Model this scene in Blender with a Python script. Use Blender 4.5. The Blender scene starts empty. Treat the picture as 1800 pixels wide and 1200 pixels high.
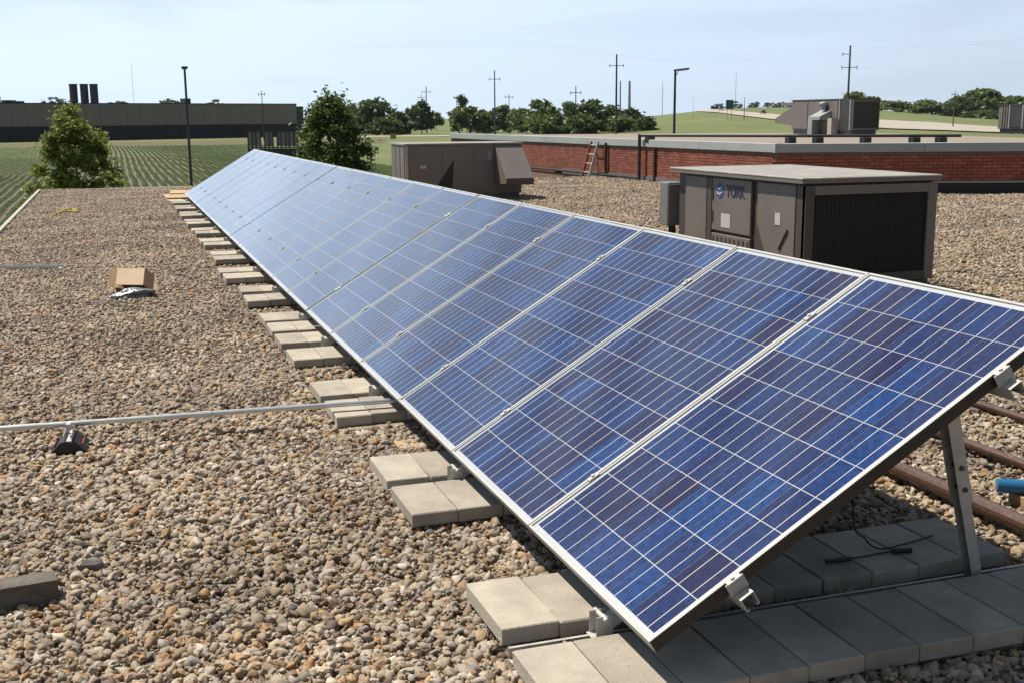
import bpy, bmesh, math, random
import numpy as np
from mathutils import Vector, Matrix

# ------------------------------------------------------------------ camera
F_PX, PITCH, ROLL, YAW = 2025.4, 0.1922, -0.0073, 0.3301      # focal length in photo pixels, angles in radians
CAM = np.array([-1.3424, -2.7429, 1.6654])
SC = bpy.context.scene
COL = SC.collection
_f = np.array([math.sin(YAW)*math.cos(PITCH), math.cos(YAW)*math.cos(PITCH), -math.sin(PITCH)])
_r = np.array([math.cos(YAW), -math.sin(YAW), 0.0]); _u = np.cross(_r, _f)
RR = _r*math.cos(ROLL)+_u*math.sin(ROLL); UU = _u*math.cos(ROLL)-_r*math.sin(ROLL); FF = _f
cam_data = bpy.data.cameras.new('camera'); cam = bpy.data.objects.new('camera', cam_data); COL.objects.link(cam)
cam.matrix_world = Matrix(((RR[0], UU[0], -FF[0], CAM[0]), (RR[1], UU[1], -FF[1], CAM[1]), (RR[2], UU[2], -FF[2], CAM[2]), (0, 0, 0, 1)))
cam_data.sensor_width = 36; cam_data.lens = F_PX/1800*36; cam_data.clip_start = 0.05; cam_data.clip_end = 12000
SC.camera = cam

# ------------------------------------------------------------------ sky, sun, exposure
SUN = np.array([-0.38, 0.42, 1.0]); SUN = SUN/np.linalg.norm(SUN)
SUN_EL = math.asin(SUN[2]); SUN_ROT = math.atan2(SUN[0], SUN[1])
world = bpy.data.worlds.new('World'); SC.world = world; world.use_nodes = True
wn, wl = world.node_tree.nodes, world.node_tree.links
sky = wn.new('ShaderNodeTexSky'); sky.sky_type = 'NISHITA'; sky.sun_disc = False
sky.sun_elevation = SUN_EL; sky.sun_rotation = SUN_ROT; sky.altitude = 250; sky.air_density = 1.0; sky.dust_density = 0.3; sky.ozone_density = 1.0
tc = wn.new('ShaderNodeTexCoord'); mp = wn.new('ShaderNodeMapping'); mp.inputs['Scale'].default_value = (1.3, 1.3, 12.0); mp.inputs['Rotation'].default_value = (0.0, 0.08, 0.5)
wl.new(tc.outputs['Generated'], mp.inputs['Vector'])
cn = wn.new('ShaderNodeTexNoise'); cn.inputs['Scale'].default_value = 1.6; cn.inputs['Detail'].default_value = 7; cn.inputs['Roughness'].default_value = 0.55; cn.inputs['Distortion'].default_value = 0.6
wl.new(mp.outputs[0], cn.inputs['Vector'])
cr = wn.new('ShaderNodeMapRange'); cr.inputs['From Min'].default_value = 0.35; cr.inputs['From Max'].default_value = 0.75; cr.inputs['To Min'].default_value = 0.0; cr.inputs['To Max'].default_value = 0.38; wl.new(cn.outputs['Fac'], cr.inputs['Value'])   # thin high cloud
sz = wn.new('ShaderNodeSeparateXYZ'); wl.new(tc.outputs['Generated'], sz.inputs[0])
hz = wn.new('ShaderNodeMapRange'); hz.interpolation_type = 'SMOOTHSTEP'; hz.inputs['From Min'].default_value = -0.06; hz.inputs['From Max'].default_value = 0.46; hz.inputs['To Min'].default_value = 0.95; hz.inputs['To Max'].default_value = 0.04; wl.new(sz.outputs[2], hz.inputs['Value'])   # summer haze, thickest at the horizon all round
ad = wn.new('ShaderNodeMath'); ad.operation = 'ADD'; ad.use_clamp = True; wl.new(cr.outputs[0], ad.inputs[0]); wl.new(hz.outputs[0], ad.inputs[1])
ml_ = wn.new('ShaderNodeMath'); ml_.operation = 'MULTIPLY'; ml_.inputs[1].default_value = 0.92; wl.new(ad.outputs[0], ml_.inputs[0])
dot = wn.new('ShaderNodeVectorMath'); dot.operation = 'DOT_PRODUCT'; dot.inputs[1].default_value = tuple(SUN); wl.new(tc.outputs['Generated'], dot.inputs[0])
ph = wn.new('ShaderNodeMapRange'); ph.inputs['From Min'].default_value = -0.6; ph.inputs['From Max'].default_value = 0.75; ph.inputs['To Min'].default_value = 0.20; ph.inputs['To Max'].default_value = 1.12; wl.new(dot.outputs['Value'], ph.inputs['Value'])   # haze scatters forward: brighter towards the sun
cmix = wn.new('ShaderNodeMixRGB')
hc = wn.new('ShaderNodeVectorMath'); hc.operation = 'SCALE'; hc.inputs[0].default_value = (19.6, 23.6, 28.8); wl.new(ph.outputs[0], hc.inputs['Scale']); wl.new(hc.outputs[0], cmix.inputs['Color2'])
wl.new(ml_.outputs[0], cmix.inputs['Fac']); wl.new(sky.outputs[0], cmix.inputs['Color1'])
wl.new(cmix.outputs[0], wn['Background'].inputs['Color']); wn['Background'].inputs['Strength'].default_value = 0.032
sun_d = bpy.data.lights.new('sun', 'SUN'); sun_d.energy = 5.0; sun_d.angle = math.radians(0.55); sun_d.color = (1.0, 0.93, 0.81)
sun_o = bpy.data.objects.new('sun', sun_d); COL.objects.link(sun_o)
sun_o.rotation_euler = Vector(-SUN).to_track_quat('-Z', 'Y').to_euler(); sun_o.location = (0, 0, 30)
vs = SC.view_settings; vs.view_transform = 'Standard'; vs.look = 'None'; vs.exposure = 0.62; vs.gamma = 1.0; vs.use_curve_mapping = False
SC.cycles.max_bounces = 8; SC.cycles.transparent_max_bounces = 12; SC.cycles.caustics_reflective = False; SC.cycles.caustics_refractive = False
SC.cycles.use_denoising = True

rng = random.Random(7)

# ------------------------------------------------------------------ pixel -> direction helpers (photo pixels, 1800 x 1200)
def ray(px, py): return FF + RR*(px-900)/F_PX - UU*(py-600)/F_PX
def on_z(px, py, z): d = ray(px, py); return CAM + d*(z-CAM[2])/d[2]
def on_x(px, py, x): d = ray(px, py); return CAM + d*(x-CAM[0])/d[0]
def on_y(px, py, y): d = ray(px, py); return CAM + d*(y-CAM[1])/d[1]
def at_depth(px, py, D): return CAM + ray(px, py)*D
GROUND = -4.3
def terrain(x, y):
    dx, dy = x-CAM[0], y-CAM[1]
    D = dx*FF[0]+dy*FF[1]; R = dx*RR[0]+dy*RR[1]
    t = R/max(D, 1.0)*F_PX+900
    s = min(max((D-170)/620, 0), 1); s = s*s*(3-2*s)
    lat = math.exp(-((t-1330)/230)**2) if t < 1330 else math.exp(-((t-1330)/420)**2)
    return GROUND + s*lat*10.8
def on_terrain(px, py):
    d = ray(px, py); lo = 60.0
    for i in range(4000):
        p = CAM + d*lo
        if p[2] <= terrain(p[0], p[1]): return np.array([p[0], p[1], terrain(p[0], p[1])])
        lo *= 1.003
        if lo > 2500: break
    return on_terrain(px, py+0.4)

# ------------------------------------------------------------------ materials
MATS = {}
ALB = 0.63          # the photograph is exposed half a stop up; colours are kept at their real reflectance
def new_mat(name):
    m = bpy.data.materials.new(name); m.use_nodes = True; MATS[name] = m
    return m, m.node_tree.nodes, m.node_tree.links, m.node_tree.nodes['Principled BSDF']
def surf(name, c1, c2=None, scale=6.0, rough=0.7, metal=0.0, bump=0.0, bscale=None, detail=5, per_obj=0.0, stretch=None, spots=None, rvar=0.0):
    m, n, l, b = new_mat(name)
    c2 = c2 or tuple(v*0.75 for v in c1)
    if not metal: c1 = tuple(v*ALB for v in c1); c2 = tuple(v*ALB for v in c2)
    geo = n.new('ShaderNodeNewGeometry'); vec = geo.outputs['Position']
    if stretch:
        mpn = n.new('ShaderNodeMapping'); mpn.inputs['Scale'].default_value = stretch; l.new(vec, mpn.inputs[0]); vec = mpn.outputs[0]
    t = n.new('ShaderNodeTexNoise'); t.inputs['Scale'].default_value = scale; t.inputs['Detail'].default_value = detail; t.inputs['Roughness'].default_value = 0.6; l.new(vec, t.inputs['Vector'])
    rp = n.new('ShaderNodeValToRGB'); rp.color_ramp.elements[0].position = 0.32; rp.color_ramp.elements[1].position = 0.68
    rp.color_ramp.elements[0].color = (*c2, 1); rp.color_ramp.elements[1].color = (*c1, 1); l.new(t.outputs['Fac'], rp.inputs[0])
    out = rp.outputs[0]
    if spots:
        t2 = n.new('ShaderNodeTexNoise'); t2.inputs['Scale'].default_value = spots[1]; t2.inputs['Detail'].default_value = 3; l.new(vec, t2.inputs['Vector'])
        r2 = n.new('ShaderNodeValToRGB'); r2.color_ramp.elements[0].position = spots[2]; r2.color_ramp.elements[1].position = spots[2]+0.12; l.new(t2.outputs['Fac'], r2.inputs[0])
        mx = n.new('ShaderNodeMixRGB'); mx.inputs['Color2'].default_value = (*spots[0], 1); l.new(r2.outputs[0], mx.inputs['Fac']); l.new(out, mx.inputs['Color1']); out = mx.outputs[0]
    if per_obj:
        oi = n.new('ShaderNodeObjectInfo'); mr = n.new('ShaderNodeMapRange'); mr.inputs['To Min'].default_value = 1-per_obj; mr.inputs['To Max'].default_value = 1+per_obj; l.new(oi.outputs['Random'], mr.inputs['Value'])
        hs = n.new('ShaderNodeHueSaturation'); l.new(mr.outputs[0], hs.inputs['Value']); l.new(out, hs.inputs['Color']); out = hs.outputs[0]
    l.new(out, b.inputs['Base Color']); b.inputs['Roughness'].default_value = rough; b.inputs['Metallic'].default_value = metal
    if rvar:
        mr2 = n.new('ShaderNodeMapRange'); mr2.inputs['To Min'].default_value = rough-rvar; mr2.inputs['To Max'].default_value = rough+rvar; l.new(t.outputs['Fac'], mr2.inputs['Value']); l.new(mr2.outputs[0], b.inputs['Roughness'])
    if bump:
        t3 = n.new('ShaderNodeTexNoise'); t3.inputs['Scale'].default_value = bscale or scale*6; t3.inputs['Detail'].default_value = 4; l.new(vec, t3.inputs['Vector'])
        bp = n.new('ShaderNodeBump'); bp.inputs['Strength'].default_value = bump; bp.inputs['Distance'].default_value = 0.02; l.new(t3.outputs['Fac'], bp.inputs['Height']); l.new(bp.outputs[0], b.inputs['Normal'])
    return m
def leaf_mat(name, ca, cb, trans=0.35):
    m, n, l, b = new_mat(name)
    geo = n.new('ShaderNodeNewGeometry'); rp = n.new('ShaderNodeValToRGB'); rp.color_ramp.elements[0].color = (*ca, 1); rp.color_ramp.elements[1].color = (*cb, 1)
    l.new(geo.outputs['Random Per Island'], rp.inputs[0]); l.new(rp.outputs[0], b.inputs['Base Color']); b.inputs['Roughness'].default_value = 0.55
    tr = n.new('ShaderNodeBsdfTranslucent'); l.new(rp.outputs[0], tr.inputs['Color'])
    mx = n.new('ShaderNodeMixShader'); mx.inputs[0].default_value = trans; l.new(b.outputs[0], mx.inputs[1]); l.new(tr.outputs[0], mx.inputs[2])
    l.new(mx.outputs[0], n['Material Output'].inputs['Surface'])
    return m

M_ALU = surf('anodised_aluminium', (0.62, 0.61, 0.58), (0.52, 0.51, 0.49), 9, 0.5, 0.0, rvar=0.08)
M_ALU_S = surf('galvanised_strut', (0.52, 0.50, 0.46), (0.40, 0.385, 0.36), 22, 0.5, 0.3, rvar=0.1)
M_SIDE_DARK = surf('dark_brown_side', (0.035, 0.024, 0.02), (0.025, 0.017, 0.014), 9, 0.55)
M_BACK = surf('white_backsheet', (0.72, 0.73, 0.76), (0.66, 0.67, 0.70), 12, 0.5)
M_PAVER = surf('concrete_paver', (0.58, 0.52, 0.42), (0.41, 0.36, 0.29), 7, 0.9, bump=0.35, bscale=180, per_obj=0.18, spots=((0.30, 0.26, 0.21), 30, 0.57))
M_PAD = surf('tan_foam_pad', (0.42, 0.33, 0.21), (0.34, 0.26, 0.17), 25, 0.9, per_obj=0.1)
M_ROOF = surf('gravel_bed', (0.34, 0.28, 0.22), (0.17, 0.14, 0.11), 45, 0.95, bump=0.8, bscale=70)
M_FLASH = surf('pale_edge_metal', (0.44, 0.40, 0.32), (0.34, 0.31, 0.25), 5, 0.5, 0.2)
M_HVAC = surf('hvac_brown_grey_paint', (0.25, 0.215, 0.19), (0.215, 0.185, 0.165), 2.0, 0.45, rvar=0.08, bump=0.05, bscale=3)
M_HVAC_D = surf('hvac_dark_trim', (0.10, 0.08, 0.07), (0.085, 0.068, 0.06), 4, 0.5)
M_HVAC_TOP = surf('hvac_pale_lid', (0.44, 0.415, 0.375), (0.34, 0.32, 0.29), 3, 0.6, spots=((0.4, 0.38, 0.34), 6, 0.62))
M_COIL = surf('coil_black', (0.055, 0.053, 0.05), (0.035, 0.034, 0.032), 60, 0.6, bump=0.6, bscale=150)
M_BLACK = surf('black_rubber', (0.016, 0.016, 0.017), (0.010, 0.010, 0.011), 30, 0.6)
M_BLACKP = surf('black_pipe_paint', (0.03, 0.028, 0.027), (0.02, 0.018, 0.018), 12, 0.45)
M_RUST = surf('rust_brown_pipe', (0.125, 0.058, 0.042), (0.085, 0.045, 0.036), 7, 0.42, bump=0.1, bscale=40, spots=((0.17, 0.10, 0.075), 14, 0.6))
M_BRICK = surf('red_brick', (0.44, 0.135, 0.078), (0.32, 0.09, 0.055), 2.2, 0.88, per_obj=0.22, bump=0.25, bscale=60)
def _brick_islands(m):
    n, l = m.node_tree.nodes, m.node_tree.links; b = n['Principled BSDF']; src = b.inputs['Base Color'].links[0].from_socket
    g = n.new('ShaderNodeNewGeometry'); mr = n.new('ShaderNodeMapRange'); mr.inputs['To Min'].default_value = 0.72; mr.inputs['To Max'].default_value = 1.22; l.new(g.outputs['Random Per Island'], mr.inputs['Value'])
    hs = n.new('ShaderNodeHueSaturation'); l.new(mr.outputs[0], hs.inputs['Value']); l.new(src, hs.inputs['Color']); l.new(hs.outputs[0], b.inputs['Base Color'])
_brick_islands(M_BRICK)
M_MORTAR = surf('mortar', (0.34, 0.20, 0.15), (0.25, 0.15, 0.115), 8, 0.95, bump=0.3, bscale=60)
M_COPING = surf('coping_metal', (0.52, 0.55, 0.54), (0.45, 0.48, 0.47), 1.2, 0.42, 0.0, rvar=0.08)
M_GREYFL = surf('grey_base_flashing', (0.22, 0.22, 0.22), (0.16, 0.16, 0.165), 4, 0.7)
M_PINKGRAVEL = surf('pink_tan_roof_gravel', (0.43, 0.36, 0.30), (0.25, 0.20, 0.17), 14, 0.95, detail=8, bump=0.8, bscale=25)
M_GRASS = surf('grass', (0.18, 0.21, 0.055), (0.115, 0.15, 0.038), 0.045, 0.95, detail=9, bump=0.3, bscale=2.0, spots=((0.17, 0.15, 0.06), 0.03, 0.60))
M_SOIL = surf('field_soil', (0.20, 0.155, 0.095), (0.15, 0.12, 0.075), 0.25, 0.95, detail=8, bump=0.4, bscale=3)
M_OLIVE = surf('dry_grass_verge', (0.15, 0.125, 0.045), (0.11, 0.10, 0.04), 0.12, 0.95, detail=8)
M_CONC = surf('pale_road_concrete', (0.52, 0.46, 0.38), (0.44, 0.39, 0.33), 0.08, 0.85, detail=8)
M_WH_UP = surf('warehouse_panel_grey', (0.315, 0.275, 0.258), (0.285, 0.25, 0.235), 0.2, 0.7, stretch=(1, 1, 0.2))
M_WH_LO = surf('warehouse_dark_band', (0.022, 0.023, 0.035), (0.016, 0.017, 0.026), 0.3, 0.85)
M_DARKMET = surf('dark_painted_metal', (0.035, 0.04, 0.045), (0.025, 0.03, 0.033), 3, 0.5)
M_STACK = surf('dark_stack_steel', (0.03, 0.035, 0.05), (0.02, 0.022, 0.032), 1, 0.5)
M_WOODPOLE = surf('weathered_pole_wood', (0.13, 0.105, 0.085), (0.085, 0.07, 0.06), 3, 0.9, stretch=(4, 4, 0.4))
M_PALEPOLE = surf('pale_steel_pole', (0.42, 0.44, 0.46), (0.36, 0.38, 0.40), 2, 0.6)
M_WOOD = surf('new_plywood', (0.62, 0.43, 0.23), (0.52, 0.35, 0.18), 4, 0.75, stretch=(1, 8, 8), spots=((0.35, 0.2, 0.08), 8, 0.68))
M_CARD = surf('cardboard', (0.80, 0.60, 0.40), (0.72, 0.53, 0.35), 6, 0.85)
M_CARD_SHADE = surf('cardboard_inside_shaded', (0.34, 0.19, 0.095), (0.28, 0.155, 0.08), 6, 0.9)  # darker cardboard: inner faces, and shade put into the flaps' colour
M_BAG = surf('grey_plastic_bag', (0.30, 0.34, 0.40), (0.16, 0.18, 0.22), 14, 0.25, bump=0.6, bscale=25)
M_CONDUIT = surf('galvanised_conduit', (0.62, 0.63, 0.61), (0.50, 0.52, 0.50), 14, 0.35, 0.75)
M_YELLOW = surf('yellow_strap', (0.55, 0.42, 0.02), (0.42, 0.32, 0.02), 10, 0.7)
M_REDT = surf('red_reflector', (0.42, 0.03, 0.02), (0.30, 0.02, 0.02), 10, 0.5)
M_ORANGE = surf('orange_fibreglass', (0.40, 0.09, 0.045), (0.32, 0.07, 0.035), 10, 0.5)
M_BLUE = surf('bright_blue_plastic', (0.03, 0.20, 0.42), (0.02, 0.16, 0.36), 12, 0.35)
M_LOGO = surf('logo_blue', (0.06, 0.11, 0.40), (0.05, 0.09, 0.34), 20, 0.5)
M_LOGOTXT = surf('logo_dark_blue', (0.05, 0.06, 0.12), (0.04, 0.05, 0.10), 20, 0.5)
M_BOXGREY = surf('electrical_grey', (0.27, 0.27, 0.26), (0.22, 0.22, 0.215), 5, 0.5)
M_WHITE = surf('white_label', (0.72, 0.70, 0.68), (0.64, 0.62, 0.6), 30, 0.6)
M_INK = surf('label_ink', (0.04, 0.04, 0.045), (0.03, 0.03, 0.03), 20, 0.6)
M_SIGN = surf('sign_green', (0.02, 0.16, 0.10), (0.015, 0.13, 0.085), 2, 0.5)
M_GREYBLOCK = surf('weathered_grey_block', (0.21, 0.185, 0.155), (0.12, 0.105, 0.085), 14, 0.95, bump=0.6, bscale=60, spots=((0.10, 0.11, 0.06), 9, 0.6))
M_ROCK = surf('grey_rock', (0.30, 0.28, 0.26), (0.20, 0.185, 0.175), 18, 0.9, bump=0.5, bscale=60)
M_TYRE = surf('tyre', (0.02, 0.02, 0.02), (0.015, 0.015, 0.015), 10, 0.8)
M_CARD_DK = surf('car_dark_paint', (0.03, 0.03, 0.035), (0.025, 0.025, 0.03), 2, 0.3)
M_CAR_SV = surf('car_silver_paint', (0.35, 0.36, 0.38), (0.32, 0.33, 0.35), 2, 0.3)
M_GLASSDK = surf('dark_window_glass', (0.02, 0.025, 0.03), (0.018, 0.022, 0.027), 2, 0.12)
M_LAMPGL = surf('lamp_lens', (0.55, 0.55, 0.52), (0.5, 0.5, 0.47), 5, 0.3)
M_BARK = surf('bark', (0.11, 0.085, 0.065), (0.07, 0.055, 0.042), 10, 0.95, bump=0.6, bscale=30)
L_NEAR = leaf_mat('leaf_fresh', (0.075, 0.115, 0.022), (0.28, 0.31, 0.065), 0.5)
L_DARK = leaf_mat('leaf_dark', (0.034, 0.066, 0.015), (0.13, 0.18, 0.04), 0.45)
L_FAR = [leaf_mat('leaf_far_dark', (0.034, 0.062, 0.020), (0.10, 0.14, 0.040), 0.4),
         leaf_mat('leaf_far_mid', (0.050, 0.088, 0.022), (0.14, 0.19, 0.05), 0.45),
         leaf_mat('leaf_far_light', (0.065, 0.10, 0.025), (0.16, 0.205, 0.055), 0.45),
         leaf_mat('leaf_far_hazed', (0.040, 0.062, 0.052), (0.075, 0.098, 0.078), 0.25)]  # distance haze is put into this bluish leaf colour
L_CROP = leaf_mat('leaf_crop', (0.17, 0.235, 0.095), (0.28, 0.34, 0.155), 0.5)

def cell_material():
    m, n, l, b = new_mat('blue_polycrystalline_cell')
    tcn = n.new('ShaderNodeTexCoord'); oi = n.new('ShaderNodeObjectInfo')
    add = n.new('ShaderNodeVectorMath'); add.operation = 'ADD'; sc = n.new('ShaderNodeVectorMath'); sc.operation = 'SCALE'; sc.inputs['Scale'].default_value = 40
    cv = n.new('ShaderNodeCombineXYZ'); l.new(oi.outputs['Random'], cv.inputs[0]); l.new(oi.outputs['Random'], cv.inputs[1]); l.new(cv.outputs[0], sc.inputs[0])
    l.new(tcn.outputs['Object'], add.inputs[0]); l.new(sc.outputs[0], add.inputs[1])
    vo = n.new('ShaderNodeTexVoronoi'); vo.inputs['Scale'].default_value = 75; l.new(add.outputs[0], vo.inputs['Vector'])
    r0 = n.new('ShaderNodeValToRGB')
    r0.color_ramp.elements[0].color = (0.014, 0.013, 0.052, 1); r0.color_ramp.elements[1].color = (0.010, 0.038, 0.140, 1)
    e = r0.color_ramp.elements.new(0.45); e.color = (0.013, 0.022, 0.085, 1); l.new(oi.outputs['Random'], r0.inputs[0])
    sp = n.new('ShaderNodeSeparateColor'); l.new(vo.outputs['Color'], sp.inputs[0])
    mr = n.new('ShaderNodeMapRange'); mr.inputs['To Min'].default_value = 0.72; mr.inputs['To Max'].default_value = 1.3; l.new(sp.outputs[0], mr.inputs['Value'])
    hs = n.new('ShaderNodeHueSaturation'); l.new(mr.outputs[0], hs.inputs['Value']); l.new(r0.outputs[0], hs.inputs['Color'])
    # two busbars printed along the cell (local y), at x = +-39 mm
    sx = n.new('ShaderNodeSeparateXYZ'); l.new(tcn.outputs['Object'], sx.inputs[0])
    ab = n.new('ShaderNodeMath'); ab.operation = 'ABSOLUTE'; l.new(sx.outputs[0], ab.inputs[0])
    su = n.new('ShaderNodeMath'); su.operation = 'SUBTRACT'; su.inputs[1].default_value = 0.039; l.new(ab.outputs[0], su.inputs[0])
    a2 = n.new('ShaderNodeMath'); a2.operation = 'ABSOLUTE'; l.new(su.outputs[0], a2.inputs[0])
    lt = n.new('ShaderNodeMath'); lt.operation = 'LESS_THAN'; lt.inputs[1].default_value = 0.00145; l.new(a2.outputs[0], lt.inputs[0])
    mx = n.new('ShaderNodeMixRGB'); mx.inputs['Color2'].default_value = (0.62, 0.56, 0.51, 1); l.new(lt.outputs[0], mx.inputs['Fac']); l.new(hs.outputs[0], mx.inputs['Color1'])
    l.new(mx.outputs[0], b.inputs['Base Color']); b.inputs['Roughness'].default_value = 0.6; b.inputs['Specular IOR Level'].default_value = 0.0
    return m
M_CELL = cell_material()
def glass_pane_material():
    m, n, l, b = new_mat('solar_glass'); n.remove(b)
    tr = n.new('ShaderNodeBsdfTransparent'); tr.inputs['Color'].default_value = (0.96, 0.97, 0.97, 1)
    gl = n.new('ShaderNodeBsdfGlossy'); gl.inputs['Roughness'].default_value = 0.055; gl.inputs['Color'].default_value = (0.95, 0.96, 0.98, 1)
    geo = n.new('ShaderNodeNewGeometry'); nz = n.new('ShaderNodeTexNoise'); nz.inputs['Scale'].default_value = 2.2; nz.inputs['Detail'].default_value = 6; l.new(geo.outputs['Position'], nz.inputs['Vector'])
    df = n.new('ShaderNodeBsdfDiffuse'); df.inputs['Color'].default_value = (0.50, 0.49, 0.47, 1)      # thin dust film, grown with the ray's slant to whiten far panels like glare
    mr = n.new('ShaderNodeMapRange'); mr.inputs['From Min'].default_value = 0.35; mr.inputs['From Max'].default_value = 0.75; mr.inputs['To Min'].default_value = 0.003; mr.inputs['To Max'].default_value = 0.011; l.new(nz.outputs['Fac'], mr.inputs['Value'])
    dt = n.new('ShaderNodeVectorMath'); dt.operation = 'DOT_PRODUCT'; l.new(geo.outputs['Incoming'], dt.inputs[0]); l.new(geo.outputs['Normal'], dt.inputs[1])
    ab = n.new('ShaderNodeMath'); ab.operation = 'ABSOLUTE'; l.new(dt.outputs['Value'], ab.inputs[0]); mxx = n.new('ShaderNodeMath'); mxx.operation = 'MAXIMUM'; mxx.inputs[1].default_value = 0.02; l.new(ab.outputs[0], mxx.inputs[0])
    dv = n.new('ShaderNodeMath'); dv.operation = 'DIVIDE'; l.new(mr.outputs[0], dv.inputs[0]); l.new(mxx.outputs[0], dv.inputs[1])
    ng_ = n.new('ShaderNodeMath'); ng_.operation = 'MULTIPLY'; ng_.inputs[1].default_value = -1; l.new(dv.outputs[0], ng_.inputs[0]); ex = n.new('ShaderNodeMath'); ex.operation = 'EXPONENT'; l.new(ng_.outputs[0], ex.inputs[0])
    om = n.new('ShaderNodeMath'); om.operation = 'SUBTRACT'; om.inputs[0].default_value = 1; l.new(ex.outputs[0], om.inputs[1])
    # Fresnel of the pane, the same from both sides (a thin sheet has no total reflection)
    oc = n.new('ShaderNodeMath'); oc.operation = 'SUBTRACT'; oc.inputs[0].default_value = 1; l.new(ab.outputs[0], oc.inputs[1])
    p5 = n.new('ShaderNodeMath'); p5.operation = 'POWER'; p5.inputs[1].default_value = 3.3; l.new(oc.outputs[0], p5.inputs[0])
    fr = n.new('ShaderNodeMapRange'); fr.inputs['To Min'].default_value = 0.035; fr.inputs['To Max'].default_value = 1.0; l.new(p5.outputs[0], fr.inputs['Value'])
    md = n.new('ShaderNodeMixShader'); l.new(om.outputs[0], md.inputs[0]); l.new(tr.outputs[0], md.inputs[1]); l.new(df.outputs[0], md.inputs[2])
    mx = n.new('ShaderNodeMixShader'); l.new(fr.outputs[0], mx.inputs[0]); l.new(md.outputs[0], mx.inputs[1]); l.new(gl.outputs[0], mx.inputs[2])
    l.new(mx.outputs[0], n['Material Output'].inputs['Surface'])
    return m
M_GLASS = glass_pane_material()

# ------------------------------------------------------------------ mesh helpers
class MB:
    def __init__(s): s.v = []; s.f = []; s.smooth = False
    def add(s, vs, fs):
        o = len(s.v); s.v += [tuple(float(c) for c in v) for v in vs]; s.f += [tuple(i+o for i in f) for f in fs]; return s
    def box(s, x0, x1, y0, y1, z0, z1):
        return s.add([(x0, y0, z0), (x1, y0, z0), (x1, y1, z0), (x0, y1, z0), (x0, y0, z1), (x1, y0, z1), (x1, y1, z1), (x0, y1, z1)],
                     [(0, 3, 2, 1), (4, 5, 6, 7), (0, 1, 5, 4), (1, 2, 6, 5), (2, 3, 7, 6), (3, 0, 4, 7)])
    def bar(s, a, b, w, h, up=(0, 0, 1)):
        a, b = np.array(a, float), np.array(b, float); d = b-a; d = d/np.linalg.norm(d); up = np.array(up, float)
        sd = np.cross(d, up); sd = sd/np.linalg.norm(sd); u = np.cross(sd, d)
        vs = [p+sd*i*w/2+u*j*h/2 for p in (a, b) for i, j in ((-1, -1), (1, -1), (1, 1), (-1, 1))]
        return s.add(vs, [(0, 1, 2, 3), (7, 6, 5, 4), (0, 4, 5, 1), (1, 5, 6, 2), (2, 6, 7, 3), (3, 7, 4, 0)])
    def tube(s, pts, r, n=10, caps=True, taper=None):
        pts = [np.array(p, float) for p in pts]; o = len(s.v); k = len(pts)
        for i, p in enumerate(pts):
            d = pts[min(i+1, k-1)]-pts[max(i-1, 0)]; d = d/np.linalg.norm(d)
            a = np.array((0, 0, 1.0)) if abs(d[2]) < 0.9 else np.array((1.0, 0, 0)); e1 = np.cross(d, a); e1 /= np.linalg.norm(e1); e2 = np.cross(d, e1)
            rr = r if taper is None else taper[i]
            for j in range(n):
                t = 2*math.pi*j/n; s.v.append(tuple(p+rr*(e1*math.cos(t)+e2*math.sin(t))))
        for i in range(k-1):
            for j in range(n):
                s.f.append((o+i*n+j, o+i*n+(j+1) % n, o+(i+1)*n+(j+1) % n, o+(i+1)*n+j))
        if caps: s.f.append(tuple(o+j for j in range(n))[::-1]); s.f.append(tuple(o+(k-1)*n+j for j in range(n)))
        return s
    def prism(s, poly, off):
        n = len(poly); off = np.array(off, float); A = [np.array(p, float) for p in poly]
        return s.add(A+[p+off for p in A], [tuple(range(n))[::-1], tuple(range(n, 2*n))]+[(i, (i+1) % n, n+(i+1) % n, n+i) for i in range(n)])
    def lump(s, c, r, seed, sub=2, rough=0.18):
        bm = bmesh.new(); bmesh.ops.create_icosphere(bm, subdivisions=sub, radius=1.0); q = random.Random(seed); k = [(q.uniform(1.5, 3), q.uniform(0, 6), Vector((q.gauss(0, 1), q.gauss(0, 1), q.gauss(0, 1))).normalized()) for _ in range(6)]
        vs = []
        for v in bm.verts:
            g = 1+rough*sum(math.sin(w*v.co.dot(a)*2+p) for w, p, a in k)/2.2
            vs.append((c[0]+v.co.x*g*r[0], c[1]+v.co.y*g*r[1], c[2]+v.co.z*g*r[2]))
        s.add(vs, [tuple(x.index for x in f.verts) for f in bm.faces]); bm.free(); return s
    def mesh(s, name, mat, bevel=0.0, smooth=False, seg=1):
        me = bpy.data.meshes.new(name); me.from_pydata(s.v, [], s.f); me.materials.append(mat)
        bm = bmesh.new(); bm.from_mesh(me); bmesh.ops.recalc_face_normals(bm, faces=bm.faces[:])
        if bevel: bmesh.ops.bevel(bm, geom=[e for e in bm.edges if len(e.link_faces) == 2 and e.calc_face_angle(0) > 0.6], offset=bevel, segments=seg, affect='EDGES', profile=0.6)
        bm.to_mesh(me); bm.free()
        if smooth:
            for p in me.polygons: p.use_smooth = True
        return me
    def build(s, name, mat, parent=None, bevel=0.0, smooth=False, seg=1): return link(name, s.mesh(name, mat, bevel, smooth, seg), parent)
def link(name, me, parent=None, loc=None):
    o = bpy.data.objects.new(name, me); COL.objects.link(o)
    if parent is not None: o.parent = parent
    if loc is not None: o.location = loc
    return o
def tag(o, label, cat, group=None):
    o['label'] = label; o['category'] = cat
    if group: o['group'] = group
    return o
def empty(name, loc, label, cat, group=None, rz=0.0):
    o = bpy.data.objects.new(name, None); COL.objects.link(o); o.location = tuple(float(c) for c in loc); o.rotation_euler = (0, 0, rz); o.empty_display_size = 0.1
    return tag(o, label, cat, group)
def structure(o): o['kind'] = 'structure'; return o
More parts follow.
